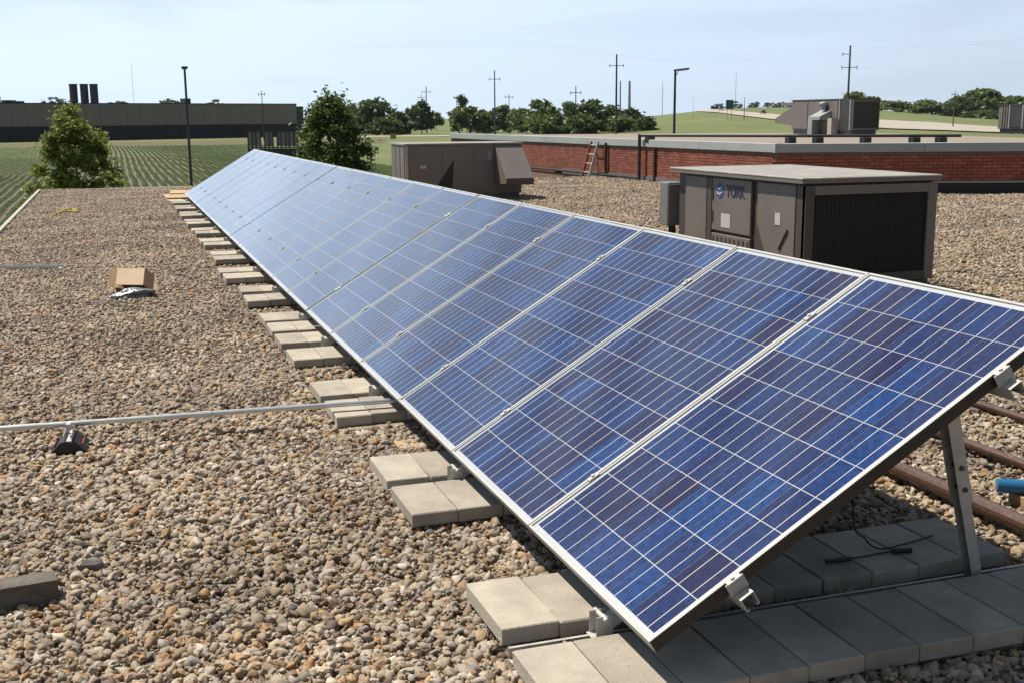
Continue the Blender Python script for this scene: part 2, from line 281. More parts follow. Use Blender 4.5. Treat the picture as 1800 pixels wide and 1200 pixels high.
def stuff(o): o['kind'] = 'stuff'; return o
ORD = ['first', 'second', 'third', 'fourth', 'fifth', 'sixth', 'seventh', 'eighth', 'ninth', 'tenth', 'eleventh', 'twelfth', 'thirteenth', 'fourteenth', 'fifteenth', 'sixteenth', 'seventeenth', 'eighteenth', 'nineteenth', 'twentieth', 'twenty-first', 'twenty-second', 'twenty-third', 'twenty-fourth', 'twenty-fifth', 'twenty-sixth', 'twenty-seventh', 'twenty-eighth', 'twenty-ninth', 'thirtieth']

# ================================================================== SETTING
# ------------------------------------------------------------------ ground sheet with the hill on the right
def grid_axis(a, b, n, p): return [math.copysign(abs(t)**p, t) for t in np.linspace(-1, 1, n)]
xs = [v*4000+150 for v in grid_axis(-1, 1, 301, 1.7)]; ys = [v*5000+250 for v in grid_axis(-1, 1, 301, 1.7)]
g = MB(); g.v = [(x, y, terrain(x, y)) for y in ys for x in xs]; NX = len(xs)
g.f = [(j*NX+i, j*NX+i+1, (j+1)*NX+i+1, (j+1)*NX+i) for j in range(len(ys)-1) for i in range(NX-1)]
structure(g.build('ground', M_GRASS, smooth=True))

# the building under the lower roof
ROOF_X0, ROOF_X1, ROOF_Y0, ROOF_Y1 = -3.02, 26.0, -12.0, 27.2
roof = structure(MB().box(ROOF_X0, ROOF_X1, ROOF_Y0, ROOF_Y1, GROUND-0.3, -0.02).build('roof', M_ROOF))
fl = MB().box(ROOF_X0-0.03, ROOF_X0+0.035, ROOF_Y0-0.03, ROOF_Y1+0.03, -0.16, 0.045)
fl.build('edge_flashing', M_FLASH, roof, bevel=0.006)
MB().box(ROOF_X0+0.075, 9.0, ROOF_Y1-0.06, ROOF_Y1+0.03, -0.16, 0.03).build('edge_flashing', M_FLASH, roof, bevel=0.006)

# gravel : real pebbles, instanced by geometry nodes
def pebble_group(size_lo, size_hi, density, seed):
    ng = bpy.data.node_groups.new('pebble_scatter', 'GeometryNodeTree')
    ng.interface.new_socket('Geometry', in_out='INPUT', socket_type='NodeSocketGeometry'); ng.interface.new_socket('Geometry', in_out='OUTPUT', socket_type='NodeSocketGeometry')
    N, L = ng.nodes, ng.links
    gi = N.new('NodeGroupInput'); go = N.new('NodeGroupOutput')
    dist = N.new('GeometryNodeDistributePointsOnFaces'); dist.inputs['Density'].default_value = density; dist.inputs['Seed'].default_value = seed
    L.new(gi.outputs[0], dist.inputs['Mesh'])
    join = N.new('GeometryNodeJoinGeometry')
    rr = random.Random(seed)
    for k in range(7):
        ico = N.new('GeometryNodeMeshIcoSphere'); ico.inputs['Subdivisions'].default_value = 2; ico.inputs['Radius'].default_value = 1.0
        nz = N.new('ShaderNodeTexNoise'); nz.noise_dimensions = '4D'; nz.inputs['W'].default_value = rr.uniform(0, 50); nz.inputs['Scale'].default_value = rr.uniform(0.7, 1.1); nz.inputs['Detail'].default_value = 2.5
        sub = N.new('ShaderNodeVectorMath'); sub.operation = 'SUBTRACT'; sub.inputs[1].default_value = (0.5, 0.5, 0.5); L.new(nz.outputs['Color'], sub.inputs[0])
        scl = N.new('ShaderNodeVectorMath'); scl.operation = 'SCALE'; scl.inputs['Scale'].default_value = 2.3; L.new(sub.outputs[0], scl.inputs[0])
        sp = N.new('GeometryNodeSetPosition'); L.new(ico.outputs['Mesh'], sp.inputs['Geometry']); L.new(scl.outputs[0], sp.inputs['Offset'])
        tr = N.new('GeometryNodeTransform'); tr.inputs['Scale'].default_value = (rr.uniform(0.95, 1.3), rr.uniform(0.75, 0.95), rr.uniform(0.5, 0.72)); L.new(sp.outputs[0], tr.inputs['Geometry'])
        ss = N.new('GeometryNodeSetShadeSmooth'); ss.inputs['Shade Smooth'].default_value = k not in (1, 4, 6); L.new(tr.outputs[0], ss.inputs['Geometry'])
        sm = N.new('GeometryNodeSetMaterial'); sm.inputs['Material'].default_value = M_PEBBLE; L.new(ss.outputs[0], sm.inputs['Geometry'])
        g2 = N.new('GeometryNodeGeometryToInstance'); L.new(sm.outputs[0], g2.inputs[0]); L.new(g2.outputs[0], join.inputs[0])
    iop = N.new('GeometryNodeInstanceOnPoints'); iop.inputs['Pick Instance'].default_value = True
    L.new(dist.outputs['Points'], iop.inputs['Points']); L.new(join.outputs[0], iop.inputs['Instance'])
    rv = N.new('FunctionNodeRandomValue'); rv.data_type = 'INT'; rv.inputs['Min'].default_value = 0; rv.inputs['Max'].default_value = 6; rv.inputs['Seed'].default_value = seed+1
    L.new(rv.outputs[2], iop.inputs['Instance Index'])
    rot = N.new('FunctionNodeRandomValue'); rot.data_type = 'FLOAT_VECTOR'; rot.inputs[0].default_value = (-0.95, -0.95, 0); rot.inputs[1].default_value = (0.95, 0.95, 6.283); rot.inputs['Seed'].default_value = seed+2
    L.new(rot.outputs[0], iop.inputs['Rotation'])
    s1 = N.new('FunctionNodeRandomValue'); s1.data_type = 'FLOAT'; s1.inputs[2].default_value = 0; s1.inputs[3].default_value = 1; s1.inputs['Seed'].default_value = seed+3
    pw = N.new('ShaderNodeMath'); pw.operation = 'POWER'; pw.inputs[1].default_value = 3.0; L.new(s1.outputs[1], pw.inputs[0])
    ml = N.new('ShaderNodeMapRange'); ml.inputs['To Min'].default_value = size_lo; ml.inputs['To Max'].default_value = size_hi; L.new(pw.outputs[0], ml.inputs['Value'])
    L.new(ml.outputs[0], iop.inputs['Scale'])
    st = N.new('GeometryNodeStoreNamedAttribute'); st.data_type = 'FLOAT'; st.domain = 'INSTANCE'; st.inputs['Name'].default_value = 'tone'
    s2 = N.new('FunctionNodeRandomValue'); s2.data_type = 'FLOAT'; s2.inputs['Seed'].default_value = seed+4; L.new(s2.outputs[1], st.inputs['Value'])
    L.new(iop.outputs[0], st.inputs['Geometry'])
    tri = N.new('GeometryNodeTranslateInstances'); tz = N.new('FunctionNodeRandomValue'); tz.data_type = 'FLOAT_VECTOR'; tz.inputs[0].default_value = (0, 0, -0.007); tz.inputs[1].default_value = (0, 0, 0.017); tz.inputs['Seed'].default_value = seed+5
    L.new(tz.outputs[0], tri.inputs['Translation']); tri.inputs['Local Space'].default_value = False; L.new(st.outputs[0], tri.inputs['Instances'])
    sb = N.new('GeometryNodeSetMaterial'); sb.inputs['Material'].default_value = M_ROOF; L.new(gi.outputs[0], sb.inputs['Geometry'])
    jo = N.new('GeometryNodeJoinGeometry'); L.new(tri.outputs[0], jo.inputs[0]); L.new(sb.outputs[0], jo.inputs[0])
    L.new(jo.outputs[0], go.inputs[0])
    return ng
def pebble_material():
    m, n, l, b = new_mat('pebble')
    at = n.new('ShaderNodeAttribute'); at.attribute_type = 'INSTANCER'; at.attribute_name = 'tone'
    rp = n.new('ShaderNodeValToRGB'); rp.color_ramp.interpolation = 'LINEAR'
    cols = [(0.0, (0.13, 0.10, 0.08)), (0.07, (0.20, 0.145, 0.105)), (0.16, (0.40, 0.33, 0.25)), (0.26, (0.33, 0.285, 0.23)), (0.36, (0.46, 0.39, 0.29)), (0.44, (0.26, 0.18, 0.115)), (0.50, (0.42, 0.36, 0.29)),
            (0.58, (0.30, 0.28, 0.255)), (0.65, (0.46, 0.345, 0.215)), (0.71, (0.38, 0.235, 0.12)), (0.76, (0.37, 0.335, 0.29)), (0.84, (0.55, 0.49, 0.40)), (0.90, (0.34, 0.315, 0.29)), (0.95, (0.62, 0.575, 0.50)), (1.0, (0.155, 0.15, 0.145))]
    els = rp.color_ramp.elements; els[0].position, els[0].color = cols[0][0], (*cols[0][1], 1); els[1].position, els[1].color = cols[-1][0], (*cols[-1][1], 1)
    cols = [(p, tuple(v*k_ for v, k_ in zip(c, (0.74, 0.70, 0.67)))) for p, c in cols]; els[0].color = (*cols[0][1], 1); els[1].color = (*cols[-1][1], 1)
    for p, c in cols[1:-1]: e = els.new(p); e.color = (*c, 1)
    l.new(at.outputs['Fac'], rp.inputs[0])
    geo = n.new('ShaderNodeNewGeometry'); nz = n.new('ShaderNodeTexNoise'); nz.inputs['Scale'].default_value = 90; nz.inputs['Detail'].default_value = 3; l.new(geo.outputs['Position'], nz.inputs['Vector'])
    mr = n.new('ShaderNodeMapRange'); mr.inputs['To Min'].default_value = 0.7; mr.inputs['To Max'].default_value = 1.3; l.new(nz.outputs['Fac'], mr.inputs['Value'])
    nb = n.new('ShaderNodeTexNoise'); nb.inputs['Scale'].default_value = 1.1; nb.inputs['Detail'].default_value = 6; l.new(geo.outputs['Position'], nb.inputs['Vector'])
    mr2 = n.new('ShaderNodeMapRange'); mr2.inputs['From Min'].default_value = 0.3; mr2.inputs['From Max'].default_value = 0.7; mr2.inputs['To Min'].default_value = 0.68; mr2.inputs['To Max'].default_value = 1.20; l.new(nb.outputs['Fac'], mr2.inputs['Value'])
    mm = n.new('ShaderNodeMath'); mm.operation = 'MULTIPLY'; l.new(mr.outputs[0], mm.inputs[0]); l.new(mr2.outputs[0], mm.inputs[1])
    hs = n.new('ShaderNodeHueSaturation'); hs.inputs['Saturation'].default_value = 1.12; l.new(mm.outputs[0], hs.inputs['Value']); l.new(rp.outputs[0], hs.inputs['Color'])
    l.new(hs.outputs[0], b.inputs['Base Color']); b.inputs['Roughness'].default_value = 0.8
    return m
M_PEBBLE = pebble_material()
def uneven(x, y): return 0.009*math.sin(1.9*x+0.7*y)+0.008*math.sin(2.7*y-1.1*x+1)+0.005*math.sin(6.1*x+2)*math.sin(5.3*y)
def gravel_patch(x0, x1, y0, y1, lo, hi, dens, seed, cell=0.3, holes=()):
    nx, ny = max(2, int((x1-x0)/cell)), max(2, int((y1-y0)/cell)); b = MB()
    for j in range(ny+1):
        for i in range(nx+1):
            x, y = x0+(x1-x0)*i/nx, y0+(y1-y0)*j/ny; b.v.append((x, y, uneven(x, y)+0.004))
    for j in range(ny):
        for i in range(nx):
            cx, cy = x0+(x1-x0)*(i+.5)/nx, y0+(y1-y0)*(j+.5)/ny
            if any(h[0] < cx < h[1] and h[2] < cy < h[3] for h in holes): continue
            b.f.append((j*(nx+1)+i, j*(nx+1)+i+1, (j+1)*(nx+1)+i+1, (j+1)*(nx+1)+i))
    o = b.build('gravel', M_ROOF); stuff(o)
    md = o.modifiers.new('pebbles', 'NODES'); md.node_group = pebble_group(lo, hi, dens, seed)
    return o
XL = ROOF_X0+0.07
YORK = (4.41, 5.83, 6.07, 8.57)
AC2 = (4.2, 6.65, 19.9, 21.1)
gravel_patch(XL, 1.0, -1.2, 5.5, 0.0065, 0.0265, 4200, 11)
gravel_patch(1.0, 4.2, -1.2, 5.5, 0.0085, 0.027, 2600, 12)
gravel_patch(XL, 1.0, 5.5, 13.0, 0.0072, 0.023, 3200, 13)
gravel_patch(XL, 1.0, 13.0, ROOF_Y1-0.06, 0.009, 0.025, 2100, 14)
gravel_patch(2.0, 12.0, 5.5, ROOF_Y1-0.06, 0.010, 0.028, 1150, 15, holes=(YORK, AC2))
gravel_patch(4.2, 12.0, 1.0, 5.5, 0.010, 0.028, 1300, 16)
gravel_patch(1.0, 2.0, 5.5, ROOF_Y1-0.06, 0.010, 0.028, 1000, 18)
gravel_patch(4.2, 14.0, -3.0, 1.0, 0.011, 0.029, 800, 19)
gravel_patch(12.0, 18.0, 1.0, 6.0, 0.011, 0.029, 700, 20)
gravel_patch(12.0, 20.0, 6.0, 19.5, 0.011, 0.029, 900, 17)

# ------------------------------------------------------------------ crop field, verge, roads
fx0, fx1, fy0, fy1 = -150.0, 31.0, 60.0, 268.0
fld = structure(MB().add([(fx0, fy0, GROUND+0.012), (fx1, fy0, GROUND+0.012), (fx1, fy1, GROUND+0.012), (fx0, fy1, GROUND+0.012)], [(0, 1, 2, 3)]).build('field', M_SOIL))
b = MB(); q = random.Random(5); ROWSP = 0.76
nrow = int((fx1-fx0)/ROWSP)
for i in range(nrow):
    x = fx0+ROWSP*(i+0.5); y = fy0+q.uniform(0, .5)
    if x < -95: continue
    while y < fy1:
        st = 0.34 if y < 130 else (0.6 if y < 190 else 1.0)
        w = q.uniform(0.17, 0.30); h = q.uniform(0.22, 0.36); wob = 0.25*math.sin(y*0.035+0.4)+0.06*math.sin(y*.31+i)
        a = q.uniform(0, 6.28); ca, sa = math.cos(a), math.sin(a); xc = x+wob+q.uniform(-.05, .05); L = max(w, st*0.55)
        z0 = GROUND+0.02
        b.add([(xc-w, y-L*.5, z0+h*.7), (xc, y-L*.2, z0), (xc+w, y-L*.3, z0+h*.8), (xc, y+L*.3, z0+h)], [(0, 1, 3), (1, 2, 3)])
        b.add([(xc-w*.6*ca, y+L*.5, z0+h*.75), (xc, y+L*.1, z0), (xc+w*.8, y+L*.6, z0+h*.7)], [(0, 1, 2)])
        y += st
me = bpy.data.meshes.new('crop_rows'); me.from_pydata(b.v, [], b.f); me.materials.append(L_CROP)
stuff(tag(link('crop_rows', me), 'rows of young green crop plants in the flat field', 'crops'))
structure(MB().add([(-320, fy1+.5, GROUND+0.02), (60, fy1+.5, GROUND+0.02), (75, 330, GROUND+0.02), (-320, 330, GROUND+0.02)], [(0, 1, 2, 3)]).build('verge', M_OLIVE))
def ribbon(name, pts, w, mat, lift=0.06, sub=6):
    pts = [np.array(p) for p in pts]; P = []
    for a, c in zip(pts[:-1], pts[1:]):
        for k in range(sub): P.append(a+(c-a)*k/sub)
    P.append(pts[-1]); b = MB()
    for i, p in enumerate(P):
        d = P[min(i+1, len(P)-1)]-P[max(i-1, 0)]; d[2] = 0; d = d/np.linalg.norm(d); s = np.array((d[1], -d[0], 0))
        zz = max(terrain(*(p+s*k*w/2)[:2]) for k in (-1, 0, 1))
        for k in (-1, 1): e = p+s*k*w/2; b.v.append((e[0], e[1], zz+lift))
    b.f = [(2*i, 2*i+1, 2*i+3, 2*i+2) for i in range(len(P)-1)]
    return structure(b.build(name, mat))
up_e = ((1125, 190.5), (1200, 191.5), (1260, 193.5), (1320, 199), (1390, 204.5), (1470, 208.5), (1560, 213), (1640, 217), (1720, 223), (1860, 231))
lo_e = ((1125, 192.6), (1200, 195.5), (1260, 199), (1320, 207), (1390, 215), (1470, 221.5), (1560, 228), (1640, 230.5), (1720, 233.5), (1860, 238))
def dense(e): return [(e[i][0]+(e[i+1][0]-e[i][0])*t/10, e[i][1]+(e[i+1][1]-e[i][1])*t/10) for i in range(len(e)-1) for t in range(10)]+[e[-1]]
rd = MB(); ru, rl = dense(up_e), dense(lo_e); NS = 7
for (ax, ay), (bx2, by2) in zip(ru, rl):
    A, B = on_terrain(ax, ay), on_terrain(bx2, by2)
    for t in range(NS): p = A+(B-A)*t/(NS-1); rd.v.append((p[0], p[1], terrain(p[0], p[1])+.35))
rd.f = [(i*NS+t, i*NS+t+1, (i+1)*NS+t+1, (i+1)*NS+t) for i in range(len(ru)-1) for t in range(NS-1)]
structure(rd.build('road', M_CONC))
ribbon('driveway', [on_terrain(*p) for p in ((620, 241), (700, 240), (800, 239.5), (900, 240))], 22, M_CONC, 0.1)

# ================================================================== SOLAR ARRAY
PITCH_Y, SLOPE, TILT, EDGE_Z = 1.012, 1.65, 0.5426, 0.21
MOD_W = 1.0055; NMOD = 21
CT, ST = math.cos(TILT), math.sin(TILT)
def arr(s, y, n=0.0): return np.array((s*CT-n*ST, y, EDGE_Z+s*ST+n*CT))          # s up the slope, n off the glass face
def mod_y0(k): return k*PITCH_Y+(0.03 if k >= 6 else 0)+(0.03 if k >= 12 else 0)+(0.03 if k >= 18 else 0)
FR = 0.0095
def frame_mesh():
    b = MB(); W, H, T = MOD_W, SLOPE, 0.042
    for (x0, x1, y0, y1) in ((0, W, 0, FR), (0, W, H-FR, H), (0, FR, FR, H-FR), (W-FR, W, FR, H-FR)): b.box(x0, x1, y0, y1, -T, 0)
    for (x0, x1, y0, y1) in ((FR, W-FR, FR, 0.03), (FR, W-FR, H-0.03, H-FR), (FR, 0.03, 0.03, H-0.03), (W-0.03, W-FR, 0.03, H-0.03)): b.box(x0, x1, y0, y1, -T, -T+0.002)
    return b.mesh('frame', M_ALU)
CELL, GX, GY = 0.1558, 0.0028, 0.0036
cell_me = MB().add([(-CELL/2, -CELL/2, 0), (CELL/2, -CELL/2, 0), (CELL/2, CELL/2, 0), (-CELL/2, CELL/2, 0)], [(0, 1, 2, 3)]).mesh('cell', M_CELL)
frame_me = frame_mesh()
back_me = MB().box(FR, MOD_W-FR, FR, SLOPE-FR, -0.012, -0.0060).mesh('backsheet', M_BACK)
glass_me = MB().add([(FR, FR, -0.0012), (MOD_W-FR, FR, -0.0012), (MOD_W-FR, SLOPE-FR, -0.0012), (FR, SLOPE-FR, -0.0012)], [(0, 1, 2, 3)]).mesh('glass_pane', M_GLASS)
bounce_plate_me = MB().box(FR, MOD_W-FR, FR, SLOPE-FR, -0.0136, -0.0124).mesh('bounce_plate', M_DARKMET)  # unseen dark plate added under the white backsheet to cut bounced light
trim_me = MB().box(-.0012, -.0001, .002, SLOPE-.002, -.041, -.002).mesh('dark_side_plate', M_SIDE_DARK); trim2_me = MB().box(MOD_W+.0001, MOD_W+.0012, .002, SLOPE-.002, -.041, -.002).mesh('dark_side_plate', M_SIDE_DARK)  # thin dark plates added to make the outer frame sides darker
jbox_me = MB().box(MOD_W/2-.06, MOD_W/2+.06, SLOPE-.22, SLOPE-.12, -0.035, -0.0140).mesh('junction_box', M_BLACK, bevel=.003)
cells_x = 6*CELL+5*GX; cells_y = 10*CELL+9*GY
# local frame of a module: x runs towards the open end (-Y world), y up the slope, z out of the glass
for k in range(NMOD):
    y0 = mod_y0(k)
    lab = {0: 'blue solar panel at the open end of the row, dark frame side exposed'}.get(k, '%s blue solar panel counted from the open end of the tilted row' % ORD[k])
    if k == NMOD-1: lab = 'last solar panel of the row, glazed white by glare, beside the plywood'
    p0 = arr(0, y0+MOD_W)
    m = empty('solar_panel', p0, lab, 'solar panel', 'solar panels of the tilted row')
    R = Matrix(((0, CT, -ST), (-1, 0, 0), (0, ST, CT)))
    jz = rng.uniform(-0.0012, 0.0012)
    m.rotation_euler = (R @ Matrix.Rotation(jz, 3, 'X')).to_euler()
    for nm, me in (('frame', frame_me), ('dark_side_plate', trim_me), ('dark_side_plate', trim2_me), ('backsheet', back_me), ('bounce_plate', bounce_plate_me), ('glass_pane', glass_me), ('junction_box', jbox_me)): link(nm, me, m)
    for j in range(10):
        for i in range(6):
            x = (MOD_W-cells_x)/2+CELL/2+i*(CELL+GX); y = (SLOPE-cells_y)/2+CELL/2+j*(CELL+GY)
            link('cell', cell_me, m, (x, y, -0.0048))

# rails under the panels
RAIL_S = (0.30, 1.345)
YEND = mod_y0(NMOD-1)+MOD_W
for s, lab in zip(RAIL_S, ('lower galvanised rail running under the solar panels', 'upper galvanised rail running under the solar panels')):
    b = MB()
    def rp(ds, n, y): return arr(s+ds, y, n)
    prof = [(-.0205, -.0435), (.0205, -.0435), (.0205, -.085), (.013, -.085), (.013, -.088), (.0235, -.088), (.0235, -.0425+0), (-.0235, -.0425), (-.0235, -.088), (-.013, -.088), (-.013, -.085), (-.0205, -.085)]
    prof = [(-.0235, -.0430), (-.0235, -.088), (-.012, -.088), (-.012, -.085), (-.0205, -.085), (-.0205, -.046), (.0205, -.046), (.0205, -.085), (.012, -.085), (.012, -.088), (.0235, -.088), (.0235, -.0430)]
    A = [rp(d, n, -0.052) for d, n in prof]; b.prism(A, (0, YEND+0.10, 0))
    tag(b.build('rail', M_ALU_S), lab, 'rail')
# clamps at the joints
for r, s in enumerate(RAIL_S):
    which = ('lower', 'upper')[r]
    for k in range(NMOD+1):
        if k == 0: yc = -0.012
        elif k == NMOD: yc = YEND+0.012
        else: yc = (mod_y0(k)+mod_y0(k-1)+MOD_W)/2
        end = k in (0, NMOD); w = 0.026 if (k in (6, 12, 18)) else 0.013
        c = empty('panel_clamp', arr(s, yc), ('%s silver clamp holding the exposed side of the end panel' % which) if k == 0 else ('%s silver clamp at the far end of the panel row' % which if end else '%s silver clamp on the %s joint between panels from the open end' % (which, ORD[k-1])), 'clamp', 'panel clamps')
        R = Matrix(((0, CT, -ST), (-1, 0, 0), (0, ST, CT))); c.rotation_euler = R.to_euler()
        b = MB().box(-w, w, -.025, .025, 0.0006, 0.0045)
        if end: b.box(-.006 if k else .000, .0 if k else .006, -.032, .032, -.0425, .0006)
        b.build('clamp_plate', M_ALU, c, bevel=.0012)
        MB().tube([(0, 0, .0045), (0, 0, .0105)], 0.007, 6).build('bolt', M_ALU_S, c)

# ballast rows of pavers, the pads below and the strut supports
paver_me = MB().box(-.0965, .0965, -.195, .195, 0, .057).mesh('paver', M_PAVER, bevel=.0035)
paver_b = MB().box(-.0965, .0965, -.195, .195, 0, .057).mesh('paver', M_PAVER, bevel=.005)
PAV_TOP = 0.092; PAD_T = PAV_TOP-0.057
starts = [-0.08, 0.45, 1.60, 2.06, 3.25, 3.75, 4.82, 5.42, 5.93, 6.41, 7.49, 8.06, 9.07, 9.56, 10.72, 11.22, 12.35, 12.85, 13.98, 14.48, 15.6, 16.1, 17.2, 17.7, 18.8, 19.3, 20.3, 20.8]
PAV_N = ['outermost', 'second', 'third', 'fourth', 'fifth', 'sixth', 'seventh', 'eighth', 'ninth', 'innermost']
for ri, ys0 in enumerate(starts):
    x_first = -0.29+rng.uniform(-.012, .012)+(0.0 if ri else 0.0)
    if ri in (10, 11): x_first -= .0
    if ri in (12, 13): x_first -= .05
    n = 10 if ri < 4 else 3
    for j in range(n):
        x = x_first+.0965+j*.1955
        o = link('paver', paver_me if (j+ri) % 2 else paver_b, None, (x, ys0+.195+rng.uniform(-.006, .006), PAD_T+rng.uniform(-.0015, .0015)))
        o.rotation_euler = (rng.uniform(-.004, .004), rng.uniform(-.004, .004), rng.uniform(-.012, .012))
        tag(o, '%s pale concrete paver of the %s ballast row from the open end' % (PAV_N[j], ORD[ri]), 'paver', 'concrete ballast pavers')
    if ri in (4, 6, 11, 13, 15, 17, 19, 21):
        o = MB().box(x_first+.05, 1.62, ys0-.07, ys0+.40, 0.004, PAD_T-.003).build('foam_pad', M_PAD, bevel=.004)
    else:
        o = MB().box(x_first+.02, 1.62, ys0+.03, ys0+.36, 0.004, PAD_T-.003).build('foam_pad', M_PAD, bevel=.004)
    tag(o, 'thin tan foam pad under the %s ballast row from the open end' % ORD[ri], 'foam pad', 'foam pads under the pavers')
o = MB().box(-.07, .10, 2.72, 2.86, .012, .04).build('wood_offcut', M_WOOD, bevel=.003); tag(o, 'small pale wood offcut on gravel between the fourth and fifth ballast rows', 'wood offcut')
sup_y = [0.378, 2.022, 3.695, 5.315, 6.37, 7.97, 9.51, 11.165, 12.80, 14.43, 16.05, 17.65, 19.25, 20.75]
def support_parts():
    P = {}
    b = MB()
    for (z0, z1, d0, d1) in ((.018, .021, -.0205, .0205),): b.box(-.285, 1.70, d0, d1, z0, z1)
    b.box(-.285, 1.70, -.0235, -.0206, .018, .059); b.box(-.285, 1.70, .0206, .0235, .018, .059)
    b.box(-.285, 1.70, -.0205, -.012, .0562, .059); b.box(-.285, 1.70, .012, .0205, .0562, .059)
    P['base_channel'] = b.mesh('base_channel', M_ALU_S)
    b = MB(); a, c = arr(-.02, 0, -.112), arr(1.60, 0, -.112); b.bar(a, c, .041, .041, (0, 1, 0)); P['tilt_beam'] = b.mesh('tilt_beam', M_ALU_S, bevel=.002)
    b = MB(); b.box(-.012, .045, -.031, -.0265, .0592, .136); b.box(-.012, .045, .0265, .031, .0592, .136); b.box(-.02, .055, -.034, .034, .0592-.0005, .0635); P['hinge_bracket'] = b.mesh('hinge_bracket', M_ALU_S, bevel=.0015)
    P['hinge_bolt'] = MB().tube([(.016, -.048, .128), (.016, .048, .128)], .008, 8).mesh('hinge_bolt', M_ALU_S)
    ft, tp = np.array((1.455, 0.0, .05)), arr(1.40, 0, -.10)+np.array((0.0, 0, 0)); d = tp-ft; d = d/np.linalg.norm(d)
    side = np.array((0, 1, 0.0)); nrm = np.cross(d, side)
    def angle(p, q, w, t, off):
        bb = MB(); A = [p+side*i+nrm*j for i, j in ((-w/2, -w/2), (w/2, -w/2), (w/2, w/2), (w/2-t, w/2), (w/2-t, -w/2+t), (-w/2+t, -w/2+t), (-w/2+t, w/2), (-w/2, w/2))]
        bb.prism([x+side*off for x in A], q-p); return bb
    L = np.linalg.norm(tp-ft)
    P['rear_leg'] = angle(ft+d*(L*.36), tp, .052, .003, 0).mesh('rear_leg', M_ALU_S)
    P['leg_insert'] = angle(ft, ft+d*(L*.62), .042, .003, 0).mesh('leg_insert', M_ALU_S)
    b = MB()
    for t in (.43, .53): c0 = ft+d*(L*t); b.tube([c0-side*.033, c0+side*.033], .009, 8)
    P['leg_bolt'] = b.mesh('leg_bolt', M_RUST)
    return P
SP = support_parts()
for i, y in enumerate(sup_y):
    e = empty('array_support', (0, y, 0), '%s galvanised strut support from the open end of the panel row' % ORD[i] if i else 'galvanised strut support with bolted rear leg at the open end', 'support', 'strut supports of the panel row')
    for nm, me in SP.items(): link(nm, me, e)

# loose cables lying on the pavers at the open end
def cable(pts, r, n=8, sub=6):
    P = [np.array(p, float) for p in pts]; out = []
    for i in range(len(P)-1):
        p0, p1, p2, p3 = P[max(i-1, 0)], P[i], P[i+1], P[min(i+2, len(P)-1)]
        for k in range(sub):
            t = k/sub; out.append(.5*((2*p1)+(-p0+p2)*t+(2*p0-5*p1+4*p2-p3)*t*t+(-p0+3*p1-3*p2+p3)*t**3))
    out.append(P[-1]); return MB().tube(out, r, n)
zc = PAV_TOP+.006
c1 = [on_z(*p, zc) for p in ((1462, 984), (1500, 980), (1550, 971), (1580, 966))]
o = cable(c1, .0035).build('cable', M_BLACK, smooth=True); tag(o, 'black cable with long plug lying on pavers under the end panel', 'cable')
MB().tube([on_z(1452, 986, zc+.004), on_z(1495, 980.5, zc+.004)], .0085, 8).build('plug', M_BLACK, o)
MB().tube([on_z(1570, 968, zc+.004), on_z(1602, 966, zc+.004)], .010, 8).build('plug', M_BLACK, o)
c2 = [arr(1.22, .62, -.10), on_z(1500, 905, zc+.10), on_z(1520, 945, zc+.02), on_z(1545, 963, zc+.004), on_z(1590, 955, zc), on_z(1640, 940, zc)]
o = cable(c2, .0032).build('cable', M_BLACK, smooth=True); tag(o, 'thin black cable hanging from the panel back down to the pavers', 'cable')

# ================================================================== THINGS ON THE GRAVEL
# conduit from the array to the left with its rubber block
cz = .128
pa, pb = on_z(-60, 757, cz), on_z(688, 703.5, cz)
dd = (pb-pa)/np.linalg.norm(pb-pa); pa = pa-dd*.55; pb = pb+dd*.35
cd = empty('conduit', (pa[0], pa[1], 0), 'long galvanised conduit running from the panel row across gravel', 'conduit')
b = MB().tube([pa-np.array((pa[0], pa[1], 0)), pb-np.array((pa[0], pa[1], 0))], .0145, 12); b.build('pipe', M_CONDUIT, cd, smooth=False)
jt = on_z(360, 727.5, cz); o_ = np.array((pa[0], pa[1], 0))
MB().tube([jt-dd*.035-o_, jt+dd*.035-o_], .0185, 12).build('coupling', M_CONDUIT, cd)
sb_ = on_z(121, 749, cz)
pb_ = empty('pipe_support', (sb_[0], sb_[1], 0), 'black rubber pyramid block with strut holding the conduit', 'pipe support', rz=-math.atan2(dd[0], dd[1])+math.pi/2)
b = MB(); L_ = .115
b.prism([(-.092, -L_, .012), (.092, -L_, .012), (.082, -L_, .028), (.034, -L_, .078), (-.034, -L_, .078), (-.082, -L_, .028)], (0, 2*L_, 0)); b.build('block', M_BLACK, pb_, bevel=.003)
b = MB().box(-.0205, .0205, -.11, .11, .0785, .0805); b.box(-.0205, -.018, -.11, .11, .0806, .110); b.box(.018, .0205, -.11, .11, .0806, .110); b.build('strut', M_ALU_S, pb_)
MB().box(-.012, .012, -.024, .024, .1125, .147).build('pipe_clamp', M_ALU_S, pb_, bevel=.003)
MB().box(.064, .070, -.09, .09, .046, .060).build('reflector', M_REDT, pb_)
MB().box(-.070, -.064, -.09, .09, .046, .060).build('reflector', M_REDT, pb_)

